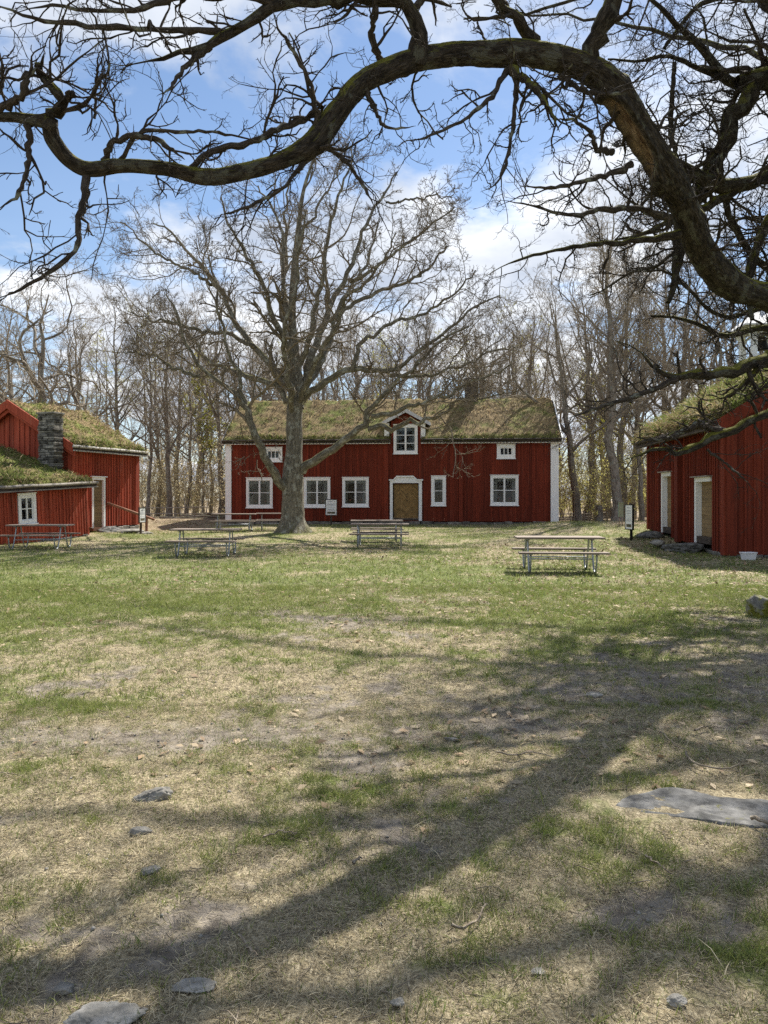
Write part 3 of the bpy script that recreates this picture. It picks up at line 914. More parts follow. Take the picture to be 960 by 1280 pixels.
for (a, b2) in ((-.24, dl - .05), (dr + .05, HLEN + .24)):
    n_ = int((b2 - a) / .5)
    pts = [(a + (b2 - a) * k / n_, -ov - .02 + rng.uniform(-.01, .01), slope_z(-ov) + .08 + rng.uniform(-.008, .008)) for k in range(n_ + 1)]
    lg.tube(pts, .05, 8)
    x_ = a + .1
    while x_ < b2 - .1:                                  # little wooden hooks that hold the log
        lg.box(x_, x_ + .045, -ov - .10, -ov + .1, slope_z(-ov) - .10, slope_z(-ov) - .02); x_ += .17
lg.build('turf_log', DARKWOOD, house)
roofL = sod_roof(house, -.22, dl - .02, [(-ov, slope_z(-ov)), (HD / 2, ZR), (HD + ov, slope_z(HD + ov))], .17, 110, 3.0)
roofR = sod_roof(house, dr + .02, HLEN + .20, [(-ov, slope_z(-ov)), (HD / 2, ZR), (HD + ov, slope_z(HD + ov))], .17, 110, 3.0 + dr * 0)
roofM = sod_roof(house, dl - .02, dr + .02, [(1.0, slope_z(1.0)), (HD / 2, ZR), (HD + ov, slope_z(HD + ov))], .17, 110, 3.0)
for o in (roofL, roofM, roofR): o.name = 'sod_roof'
for xs, hi_, vm_ in (((-.285, -.235), .05, GREYWOOD), ((HLEN + .225, HLEN + .275), .15, WHITE)):
    vg = MB()
    for ya, yb in ((-ov - .03, HD / 2), (HD / 2, HD + ov + .03)):
        za, zb = slope_z(max(ya, -ov)), slope_z(min(yb, HD + ov))
        V = [(x, y, z + o) for o in (-.12, hi_) for (x, y, z) in ((xs[0], ya, za), (xs[1], ya, za), (xs[1], yb, zb), (xs[0], yb, zb))]
        vg.add(V, [(0, 3, 2, 1), (4, 5, 6, 7), (0, 1, 5, 4), (1, 2, 6, 5), (2, 3, 7, 6), (3, 0, 4, 7)])
    vg.build('verge_board', vm_, house)
ch = MB(); cs = 12.95
for k in range(16):
    z_ = ZR - .15 + k * .085
    for q in range(3):
        ch.box(cs - .36 + q * .24 + rng.uniform(-.006, .006), cs - .36 + q * .24 + .232, HD / 2 - .32 + rng.uniform(-.008, .008), HD / 2 + .32, z_, z_ + .079)
for q in range(4): ch.box(cs - .40 + q * .2, cs - .40 + q * .2 + .195, HD / 2 - .36, HD / 2 + .36, z_ + .085, z_ + .15)
ch.build('chimney', BRICK_DARK, house)

# dormer
dm = MB()
w0, w1, v0, v1 = HA.rect(492, 522, 531, 567)
wd0, wd1 = dl, dr
zd = HA.z_of(527, (dl + dr) / 2)
apx = (dl + dr) / 2; zap = HA.z_of(512.5, apx)
wall_boards(dm, wd0, wd1, ZE + .02, lambda s: zap - .12 - abs(s - apx) * (zap - zd) / ((wd1 - wd0) / 2 + .18), front, .19, .04, [(w0 + .1, w1 - .1, v0 + .1, v1 - .1)])
wall_boards(dm, 0, 1.6, lambda s: slope_z(s) - .1, zd, lambda s, o, z: (wd0 + .0 - o, s, z), .2, .04)
wall_boards(dm, 0, 1.6, lambda s: slope_z(s) - .1, zd, lambda s, o, z: (wd1 + o, s, z), .2, .04)
dm = dm.build('dormer', RED, house)
make_window(dm, w0, w1, v0, v1, front, 2, 3)
for a, b2 in ((HA.s_of(480.5), HA.s_of(486.5)), (HA.s_of(526), HA.s_of(531.5))): MB().box(a, b2, -.35, .05, HA.z_of(548, a), HA.z_of(529, a), front).build('pilaster', WHITE, dm)
rf = MB(); hw = HA.s_of(538) - apx
for sg in (-1, 1):
    e0 = apx + sg * hw
    V = []
    for o in (0, .05):
        for (x, y, z) in ((e0, -.28, zd - .12), (e0, 1.7, zd - .12), (apx, 2.6, zap), (apx, -.28, zap)): V.append((x, y, z + o))
    rf.add(V, [(0, 3, 2, 1), (4, 5, 6, 7), (0, 1, 5, 4), (1, 2, 6, 5), (2, 3, 7, 6), (3, 0, 4, 7)])
    rf.prism([(e0, zd - .25), (e0, zd - .07), (apx + sg * .0, zap + .06), (apx + sg * .0, zap - .15)], -.34, -.285)
    rf.prism([(e0 - sg * .05, zd - .20), (e0 - sg * .05, zd - .12), (apx, zap - .01), (apx, zap - .14)], -.27, -.14)
rf.build('dormer_roof', PLANKROOF, dm)

# geraniums in the lower windows
def at_house(s, out, z): return (HA.O[0] + HA.u[0] * s + HA.u[1] * out, HA.O[1] + HA.u[1] * s - HA.u[0] * out, z)


wname = ['window left of the big tree trunk', 'window right of the big tree trunk', 'window left of the ochre door', 'window near the right white corner board']
for w_, nm in zip(wins, wname):
    q = hrect(*w_)
    for side, fx in (('left', .30), ('right', .70)):
        geranium(at_house(q[0] + (q[1] - q[0]) * fx, -.22, q[2] + .065), f'red geranium behind the {side} panes of the {nm}')

# ------------------------------------------------------------------ red house on the left with its lower wing
d_ = np.array([.34, .94]); d_ /= np.linalg.norm(d_)
LN = np.array([-12.16, 29.95])
LF = Face(LN, d_)
left = thing('cottage', 'red board-and-batten cottage on the left with turf roof, lower wing and slate chimney', 'house', (LN[0], LN[1], 0), LF.rot)
LL, LD = 3.95, 5.9
LZB, LZE = .42, 3.66
LZR = 5.36
mb = MB()
dq2 = LF.rect(114.0, 130.6, 596.5, 659)
side_f = front
wall_boards(mb, 0, LL, LZB, LZE, side_f, .155, .05, [(dq2[0], dq2[1], 0, dq2[3])], jitter=.25)
gz_ = lambda s: LZE + (LZR - LZE) * (1 - abs(s - LD / 2) / (LD / 2)) - .04
wall_boards(mb, 0.02, LD, LZB, gz_, lambda s, o, z: (-o, s, z), .26, .05, jitter=.1)
wall_boards(mb, 0.02, LD, LZB, gz_, lambda s, o, z: (LL + o, s, z), .26, .05)
wall_boards(mb, 0, LL, LZB, LZE, lambda s, o, z: (s, LD + o, z), .2, .05)
mb.box(LL - .17, LL + .07, .03, .06, LZB, LZE - .05, front); mb.box(LL + .034, LL + .06, -.02, .16, LZB, LZE - .05)
mb.box(-.06, -.034, 0, .17, LZB + .2, LZE)
mb.build('wall', RED_OLD, left)
dd_ = MB()
zz0, zz1 = dq2[2], dq2[3] - .11
k = zz0
while k < zz1 - .02:
    dd_.box(dq2[0] + .1, dq2[1] - .1, -.07, -.045 + rng.uniform(-.002, .002), k, min(k + .118, zz1)); k += .122
dobj = MB()
dobj.v, dobj.f = [(x, -y, z) for x, y, z in dd_.v], [f[::-1] for f in dd_.f]
dobj = dobj.build('door', TAN, left)
fr = MB()
fr.box(dq2[0], dq2[0] + .1, .0, .05, zz0 - .02, dq2[3], front); fr.box(dq2[1] - .1, dq2[1], .0, .05, zz0 - .02, dq2[3], front); fr.box(dq2[0] + .1, dq2[1] - .1, .0, .05, dq2[3] - .11, dq2[3], front)
fr.box(dq2[0] - .06, dq2[1] + .06, .0, .11, dq2[3] + .002, dq2[3] + .04, front)
fr.box(dq2[0] + .07, dq2[0] + .1, -.2, .0, zz0 - .02, dq2[3] - .1, front); fr.box(dq2[1] - .1, dq2[1] - .07, -.2, .0, zz0 - .02, dq2[3] - .1, front)
fr.build('door_frame', WHITE, left)
rc = MB(); rc.box(dq2[0], dq2[1], -.25, -.2, 0, dq2[3], front); rc.box(dq2[0] + .1, dq2[1] - .1, -.2, .03, zz0 - .14, zz0 - .004, front); rc.build('threshold', BROWNRAIL, left)
stone_row(left, [((1.9, -.04), (LL + .05, -.04), LZB + .02), ((LL + .03, 0), (LL + .03, LD), LZB + .02)], 0, .4, STONE_PALE, w=(.25, .5))
lov = .30
lprof = [(-lov, LZE + .02 - lov * .5), (LD / 2, LZR), (LD + lov, LZE + .02 - lov * .5)]
lz = lambda y: np.interp(y, [p[0] for p in lprof], [p[1] for p in lprof])


def roof_deck(parent, x0, x1, prof, mat, edge_mat, redge=True):
    dk = MB()
    for (ya, za), (yb, zb) in zip(prof[:-1], prof[1:]):
        V = [(x, y, z + o) for o in (-.08, -.005) for (x, y, z) in ((x0, ya, za), (x1, ya, za), (x1, yb, zb), (x0, yb, zb))]
        dk.add(V, [(0, 3, 2, 1), (4, 5, 6, 7), (0, 1, 5, 4), (1, 2, 6, 5), (2, 3, 7, 6), (3, 0, 4, 7)])
    d0_ = dk.build('roof_deck', mat, parent)
    eb = MB()
    ya, za = prof[0]; n_ = max(3, int((x1 - x0) / .45))
    eb.tube([(x0 - .03 + (x1 - x0 + .06) * k / n_, ya - .035 + rng.uniform(-.012, .012), za + .05 + rng.uniform(-.01, .01)) for k in range(n_ + 1)], .055, 8)
    eb.box(x0, x1, ya - .06, ya + .1, za - .13, za - .086)
    return [d0_, eb.build('eave_log', edge_mat, parent)]


def verge(parent, xs, prof, mat, lo=-.2, hi=.16):
    vg = MB()
    for (ya, za), (yb, zb) in zip(prof[:-1], prof[1:]):
        V = [(x, y, z + o) for o in (lo, hi) for (x, y, z) in ((xs[0], ya, za), (xs[1], ya, za), (xs[1], yb, zb), (xs[0], yb, zb))]
        vg.add(V, [(0, 3, 2, 1), (4, 5, 6, 7), (0, 1, 5, 4), (1, 2, 6, 5), (2, 3, 7, 6), (3, 0, 4, 7)])
    return vg.build('verge_board', mat, parent)


roof_deck(left, -.30, LL + .28, lprof, DARKWOOD, BIRCHBARK)
sod_roof(left, -.26, LL + .26, lprof, .17, 260, 12.0, green=(.30, .5), res=.1)
verge(left, (-.34, -.29), lprof, RED_OLD, -.2, .15); verge(left, (-.25, -.15), lprof, RED_OLD, -.34, -.09)
verge(left, (LL + .27, LL + .32), lprof, GREYWOOD, -.14, .1)
# lower wing in front of the gable
WP = -.85
wz0, wze = .20, 2.13
TILT = -.055
WF = Face(LN - .85 * np.array([-d_[1], d_[0]]), d_)
ww = MB()
wq = WF.rect(24, 46, 617.5, 655)
wq = (wq[0], wq[1], wq[2] + .055 * -wq[0] * .95, wq[3] + .055 * -wq[0] * .95)
wfront = lambda s, o, z: (s, WP - o, z)
wall_boards(ww, -6.5, -.003, lambda s: wz0 - .02, wze + .1, wfront, .16, .05, [(wq[0] + .1, wq[1] - .1, wq[2] + .1, wq[3] - .1)], jitter=.25)
wall_boards(ww, WP + .02, 0.0, wz0, wze + .25, lambda s, o, z: (-.003 + o, s, z), .2, .05)
tilted = [ww.build('wing_wall', RED_OLD, left)]
tilted.append(make_window(left, *wq, wfront, 2, 2, case=.12, post=.028))
tilted.append(stone_row(left, [((-6.5, WP - .03), (0, WP - .03), .21)], 0, .3, STONE, w=(.2, .45)))
wprof = [(WP - .30, wze), (3.3, 3.50), (6.5, 2.3)]
tilted += roof_deck(left, -6.8, -.30 + .46, wprof[:1] + [(WP - .02, np.interp(WP - .02, [wprof[0][0], 3.3], [wze, 3.50]))], DARKWOOD, GREYWOOD)
tilted += roof_deck(left, -6.8, -.36, [(WP - .02, np.interp(WP - .02, [wprof[0][0], 3.3], [wze, 3.50]))] + wprof[1:], DARKWOOD, DARKWOOD)
tilted.append(sod_roof(left, -6.8, -.06, wprof, .20, 330, 26.0, green=(.22, .40), res=.1, blen=(.07, .20), lush=.02))
for o in tilted: o.rotation_euler = (0, TILT, 0)
# slate chimney in front of the gable
chm = MB()
c0x, c1x = -.86, -.36
cy0, cy1 = .10, .86
k = 1.9
while k < 4.78:
    hh_ = rng.uniform(.05, .11); t = cy0
    while t < cy1 - .03:
        w_ = min(rng.uniform(.18, .5), cy1 - t)
        if cy1 - t - w_ < .1: w_ = cy1 - t
        chm.box(c0x + rng.uniform(-.05, .03), c1x + rng.uniform(-.03, .03), t + .005 + (rng.uniform(-.03, .02) if t == cy0 else 0), t + w_ - .005, k, k + hh_ - .008); t += w_
    k += hh_
chm.box(c0x - .06, c1x + .02, cy0 - .06, cy1 + .06, k, k + .07)
chm.build('chimney', SHALE, left, bevel=.012)

# ------------------------------------------------------------------ red storehouse on the right
RN = np.array([9.14, 20.5]); RFa = np.array([9.76, 28.3])
ru = RN - RFa
RF_ = Face(RFa, ru)
RL = np.linalg.norm(ru)
right = thing('storehouse', 'dark red board-and-batten storehouse on the right with thick turf roof and two white-framed doors', 'house', (RFa[0], RFa[1], 0), RF_.rot)
RD = 7.0
RZE, RZR = 3.78, 5.95
rzb = lambda s: .44 - .40 * s / RL
nd, fd = RF_.rect(870.5, 889.8, 596.5, 678.5), RF_.rect(828.6, 839.6, 590.5, 665.5)
mb = MB()
wall_boards(mb, 0, RL, rzb, RZE, front, .15, .05, [(nd[0], nd[1], 0, nd[3]), (fd[0], fd[1], 0, fd[3])], jitter=.25)
gz2 = lambda s: RZE + (RZR - RZE) * (1 - abs(s - RD / 2) / (RD / 2)) - .04
wall_boards(mb, 0.02, RD, .08, gz2, lambda s, o, z: (RL + o, s, z), .23, .05, jitter=.2)
wall_boards(mb, 0.02, RD, .3, gz2, lambda s, o, z: (-o, s, z), .23, .05)
wall_boards(mb, 0, RL, .2, RZE, lambda s, o, z: (s, RD + o, z), .23, .05)
bxs = RF_.s_of(851)
mb.box(bxs - .17, bxs + .17, .032, .16, rzb(bxs) - .05, RZE - .02, front)
mb.box(RL - .2, RL + .06, .033, .09, .06, RZE - .02, front); mb.box(RL + .034, RL + .09, -.03, .24, .06, RZE - .02)
mb.box(-.06, .14, .033, .07, rzb(0), RZE - .02, front)
mb.build('wall', RED, right)
for q in (nd, fd):
    s0, s1, z0, z1 = q
    dmb = MB(); k = z0 + .18
    while k < z1 - .13:
        dmb.box(s0 + .125, s1 - .035, -.15, -.115 + rng.uniform(-.002, .002), k, min(k + .12, z1 - .12), front); k += .124
    dmb.build('door', TAN, right)
    f = MB()
    f.box(s0, s0 + .12, .0, .06, z0 - .02, z1, front); f.box(s0 + .12, s1, .0, .06, z1 - .13, z1, front)
    f.box(s0 + .09, s0 + .12, -.24, .0, z0 - .02, z1 - .1, front); f.box(s1 - .03, s1, -.24, -.034, z0 - .02, z1 - .134, front); f.box(s0 + .12, s1, -.24, .0, z1 - .133, z1 - .10, front)
    f.build('door_frame', WHITE, right)
    hd = MB(); hd.box(s0 - .08, s1 + .08, .0, .17, z1 + .003, z1 + .035, front); hd.build('drip_board', GREYWOOD, right)
    tt = MB(); tt.box(s0 + .12, s1 - .03, -.30, .03, z0 - .02, z0 + .175, front); tt.box(s0, s1, -.34, -.30, z0, z1, front); tt.build('threshold', DARKWOOD, right)
stone_row(right, [((0, -.05), (RL, -.05), .12), ((RL + .04, 0), (RL + .04, RD), .09)], 0, .3, STONE, w=(.25, .55))
rov = .38
rprof = [(-rov, RZE + .0 - rov * .6), (RD / 2, RZR), (RD + rov, RZE - rov * .6)]
roof_deck(right, -.32, RL + .1, rprof, DARKWOOD, DARKWOOD)
sod_roof(right, -.36, RL + .06, rprof, .30, 420, 44.0, green=(.10, .30), res=.09, blen=(.12, .40), eave_green=False, lush=.13)
verge(right, (RL + .10, RL + .16), rprof, RED, -.30, .06)
verge(right, (RL + .04, RL + .098), rprof, RED, -.34, -.09)
# bell turret on the ridge
bt = MB(); bx, by = 1.35, RD / 2
zb_ = RZR - .1
for ax in (-.52, .52):
    for ay in (-.48, .48):
        bt.box(bx + ax - .085, bx + ax + .085, by + ay - .085, by + ay + .085, zb_ - .5, zb_ + 1.52)
        for k, (dx, dy) in enumerate(((-np.sign(ax), 0), (0, -np.sign(ay)), (np.sign(ax), 0), (0, np.sign(ay)))):
            n_ = 5; Ln = .36 if k < 2 else .26
            bt.tube([(bx + ax + dx * Ln * (t / n_) ** 1.6, by + ay + dy * Ln * (t / n_) ** 1.6, zb_ + 1.05 + .45 * t / n_) for t in range(n_ + 1)], .04, 6)
bt.box(bx - .72, bx + .72, by - .68, by - .57, zb_ + 1.5, zb_ + 1.62); bt.box(bx - .72, bx + .72, by + .57, by + .68, zb_ + 1.5, zb_ + 1.62)
bt.box(bx - .72, bx - .61, by - .57, by + .57, zb_ + 1.5, zb_ + 1.62); bt.box(bx + .61, bx + .72, by - .57, by + .57, zb_ + 1.5, zb_ + 1.62)
turret = bt.build('bell_turret', WHITE, right)
tr = MB(); e = .92; zt_ = zb_ + 1.62
tr.add([(bx - e, by - e, zt_), (bx + e, by - e, zt_), (bx + e, by + e, zt_), (bx - e, by + e, zt_), (bx - .2, by - .2, zt_ + .62), (bx + .2, by - .2, zt_ + .62), (bx + .2, by + .2, zt_ + .62), (bx - .2, by + .2, zt_ + .62), (bx, by, zt_ + 1.0),
        (bx - e, by - e, zt_ - .05), (bx + e, by - e, zt_ - .05), (bx + e, by + e, zt_ - .05), (bx - e, by + e, zt_ - .05)],
       [(0, 1, 5, 4), (1, 2, 6, 5), (2, 3, 7, 6), (3, 0, 4, 7), (4, 5, 8), (5, 6, 8), (6, 7, 8), (7, 4, 8), (9, 10, 1, 0), (10, 11, 2, 1), (11, 12, 3, 2), (12, 9, 0, 3), (12, 11, 10, 9)])
tr.build('turret_roof', PLANKROOF, turret)
bl = MB(); bl.tube([(bx, by, zb_ + 1.5), (bx, by, zb_ + 1.35), (bx, by, zb_ + 1.32), (bx, by, zb_ + 1.1), (bx, by, zb_ + .95), (bx, by, zb_ + .88), (bx, by, zb_ + .86)], [.03, .03, .12, .16, .2, .27, .05], 16)
bl.build('bell', BLACK, turret, True)


# ------------------------------------------------------------------ trees
def resample(P, n):
    P = np.asarray(P, float); L_ = np.concatenate([[0], np.cumsum(np.linalg.norm(np.diff(P[:, :3], axis=0), axis=1))])
    # smooth with Catmull-Rom, then by length
    Q = []
    for i in range(len(P) - 1):
        p0, p1, p2, p3 = P[max(i - 1, 0)], P[i], P[i + 1], P[min(i + 2, len(P) - 1)]
        for t in np.linspace(0, 1, 6, endpoint=False):
            Q.append(.5 * ((2 * p1) + (-p0 + p2) * t + (2 * p0 - 5 * p1 + 4 * p2 - p3) * t * t + (-p0 + 3 * p1 - 3 * p2 + p3) * t ** 3))
    Q.append(P[-1]); Q = np.array(Q)
    L_ = np.concatenate([[0], np.cumsum(np.linalg.norm(np.diff(Q[:, :3], axis=0), axis=1))])
    t = np.linspace(0, L_[-1], n)
    return np.stack([np.interp(t, L_, Q[:, k]) for k in range(Q.shape[1])], -1)


def trace(pts, n=16):
    """[(px, py, thickness in photo px, distance)] -> points (n,3), radii (n)"""
    A = np.array([[*P3(p[0], p[1], p[3]), max(p[2], .4) / 2 / F * p[3]] for p in pts])
    A = resample(A, n)
    return A[:, :3], np.maximum(A[:, 3], .002)


def grow(rs, PP, PR, k, t0, t1, ln, ang, npts, gnarl, up, rk, rmin, taper=.3, lenfall=.5, knob=0.0, out=None):
    """k children on each parent: PP (N,n,3), PR (N,n); ln = (lo, hi) share of the parent's length or, if negative, metres"""
    N_, n = PP.shape[:2]
    seg = np.linalg.norm(np.diff(PP, axis=1), axis=2); plen = seg.sum(1)
    t = t0 + (t1 - t0) * (np.arange(k)[None] + rs.random((N_, k))) / k
    f = t * (n - 1); i = np.minimum(f.astype(int), n - 2); u = (f - i)[..., None]
    ar = np.arange(N_)[:, None]
    A, B2 = PP[ar, i], PP[ar, i + 1]
    pos = A * (1 - u) + B2 * u; tan = norm(B2 - A)
    r = PR[ar, i] * (1 - u[..., 0]) + PR[ar, i + 1] * u[..., 0]
    if ln[0] < 0: le = -rs.uniform(ln[0], ln[1], (N_, k)) if ln[1] > ln[0] else rs.uniform(-ln[0], -ln[1], (N_, k))
    else: le = plen[:, None] * rs.uniform(ln[0], ln[1], (N_, k))
    le = np.abs(le) * (1 - lenfall * (t - t0) / max(t1 - t0, 1e-6))
    rv = rs.normal(size=(N_, k, 3))
    if out is not None: rv = rv + out
    perp = norm(rv - tan * (rv * tan).sum(-1, keepdims=True))
    a = rs.uniform(R(ang[0]), R(ang[1]), (N_, k, 1))
    d = norm(tan * np.cos(a) + perp * np.sin(a))
    M_ = N_ * k
    d = d.reshape(M_, 3); p = pos.reshape(M_, 3); le = le.reshape(M_)
    r0 = np.maximum(np.minimum(r.reshape(M_) * rs.uniform(rk[0], rk[1], M_), le * .06), rmin)
    C = np.empty((M_, npts, 3)); C[:, 0] = p
    step = le / (npts - 1)
    for j in range(1, npts):
        d = norm(d + rs.normal(size=(M_, 3)) * gnarl + np.array([0, 0, up]))
        p = p + d * step[:, None]; C[:, j] = p
    rr = r0[:, None] * (1 - (1 - taper) * np.linspace(0, 1, npts)[None])
    if knob: rr = rr * (1 + knob * (rs.random(rr.shape) - .3))
    return C, np.maximum(rr, rmin * .6)


def stack_limbs(limbs, n=12):
    P, Rr = [], []
    for p, r in limbs:
        A = resample(np.concatenate([p, r[:, None]], 1), n); P.append(A[:, :3]); Rr.append(A[:, 3])
    return np.array(P), np.array(Rr)


def leaf_quads(rs, tips, dirs, size, cols):
    n = len(tips)
    u = norm(rs.normal(size=(n, 3))); v = norm(np.cross(u, rs.normal(size=(n, 3))))
    s_ = rs.uniform(*size, n)[:, None]
    V = np.stack([tips, tips + u * s_ * .5 + v * s_ * .35, tips + u * s_, tips + u * s_ * .5 - v * s_ * .35], 1).reshape(-1, 3)
    Q = np.arange(n * 4).reshape(-1, 4)
    return V, Q, np.repeat(cols, 4, 0)


# --- the old oak in the foreground
rs = np.random.default_rng(5)
OB = np.array([7.5, 12.0, 0.0])
oak = thing('gnarled_oak', 'huge old oak whose thick mossy limb arches over the whole top of the view', 'tree', OB)
MAIN = [(1076, 440, 56, 11.8), (1010, 398, 48, 11.2), (960, 372, 44, 10.6), (915, 357, 43, 10.0), (888, 330, 43, 9.5), (868, 290, 44, 9.0), (845, 240, 47, 8.5), (815, 190, 52, 8.0), (785, 140, 52, 7.7), (760, 105, 46, 7.5), (730, 84, 40, 7.4), (680, 72, 36, 7.3), (620, 66, 34, 7.2), (560, 68, 32, 7.1), (520, 75, 31, 7.0), (480, 90, 31, 6.9), (445, 110, 31, 6.8), (418, 143, 34, 6.7), (395, 178, 38, 6.6), (360, 196, 28, 6.5), (310, 212, 26, 6.4), (260, 220, 26, 6.3), (210, 210, 22, 6.25), (150, 206, 20, 6.2), (110, 212, 22, 6.15), (85, 200, 21, 6.1), (66, 175, 22, 6.05), (60, 154, 21, 6.0), (40, 150, 16, 6.0), (0, 146, 13, 5.95), (-50, 150, 10, 5.9), (-100, 138, 8, 5.85), (-150, 146, 6, 5.8), (-200, 128, 3, 5.75)]
MAIN = [(a_, b_, c_ * (.86 if a_ > 770 else .95), d0) for a_, b_, c_, d0 in MAIN]
mp_, mr_ = trace(MAIN, 820)
mr_ = mr_ * .88 * (1 + .22 * (fbm(np.stack([np.linspace(0, 30, 820), np.zeros(820), np.zeros(820)], -1), 3) - .5))
mp_ = mp_ + .05 * (np.stack([fbm(np.stack([np.linspace(0, 22, 820), np.full(820, 5.0 * k), np.zeros(820)], -1), 3) for k in (1, 2, 3)], -1) - .5)


def bark_tube(P, rad, sides, amp, seed, extra=None):
    V, Q, U = tube1(P, rad, sides)
    rr = np.repeat(rad, sides)
    ctr = np.repeat(P, sides, 0); D = norm(V - ctr)
    nn = fbm(np.stack([U[:, 0] * 20 + seed, U[:, 1] * 20, U[:, 2] * 6.5], -1), 3, .6)
    ridge = 1 - np.abs(2 * nn - 1) * 2.2
    big = fbm(np.stack([U[:, 0] * 4 + seed, U[:, 1] * 4, U[:, 2] * 2.2], -1), 3)
    nn2 = fbm(np.stack([U[:, 0] * 42 + seed, U[:, 1] * 42, U[:, 2] * 13], -1), 2, .6)
    disp = rr * (amp * (ridge - .5) * .75 + amp * .35 * (nn2 - .5) + (big - .5) * .55 * amp * 4)
    kr = np.random.default_rng(int(seed * 10)); nk = max(2, len(P) // 55)
    for kk in range(nk):                                   # knots and burls
        c_ = P[kr.integers(0, len(P))]; rk_ = rad[np.argmin(np.abs(P - c_).sum(1))]
        dv = norm(kr.normal(size=3)); cc = c_ + dv * rk_
        disp = disp + rk_ * kr.uniform(.12, .35) * np.exp(-((V - cc) ** 2).sum(1) / (rk_ * kr.uniform(.3, .6)) ** 2)
    return V + D * disp[:, None], Q, U, D


Vm, Qm, Um, Dm = bark_tube(mp_, mr_, 90, .13, 1.0)
# the oval wound where a limb was lost: wood bare and sunk, bark rolled up round it
toc = norm(np.array([0, 0, EYE]) - Vm)
facing = (Dm * toc).sum(1)
ppx = CX + F * Vm[:, 0] / Vm[:, 1]; ppy = HY - F * (Vm[:, 2] - EYE) / Vm[:, 1]
ca_, sa_ = math.cos(R(60)), math.sin(R(60))
ex = ((ppx - 788) * ca_ + (ppy - 176) * sa_) / 62; ey = (-(ppx - 788) * sa_ + (ppy - 176) * ca_) / 19
er = np.hypot(ex, ey) * (1 + .35 * (fbm(Vm * 6, 3) - .5))
scar = np.where(facing > -0.1, 1 - sm(er, .75, 1.0), 0.0)
rim = np.where(facing > -0.1, np.exp(-((er - 1.12) / .16) ** 2), 0.0)
Vm = Vm + Dm * (-.085 * scar + .045 * rim)[:, None]
# trunk
tp = np.array([[7.5, 12.0, -.1, .80], [7.5, 12.0, .25, .66], [7.48, 12.0, 1.0, .58], [7.45, 11.95, 2.2, .54], [7.4, 11.9, 3.6, .56], [7.35, 11.9, 5.0, .46], [7.2, 11.7, 7.0, .36], [6.9, 11.4, 9.0, .26], [6.5, 11.3, 11.0, .15]])
tp = resample(tp, 200)
Vt, Qt, Ut, _ = bark_tube(tp[:, :3], tp[:, 3], 44, .11, 9.0)
mk('trunk', np.concatenate([Vm, Vt]) - OB, np.concatenate([Qm, Qt + len(Vm)]), None, OAKBARK, oak, True,
   {'BUV': np.concatenate([Um, Ut]), 'scar': np.concatenate([scar, np.zeros(len(Vt))])})

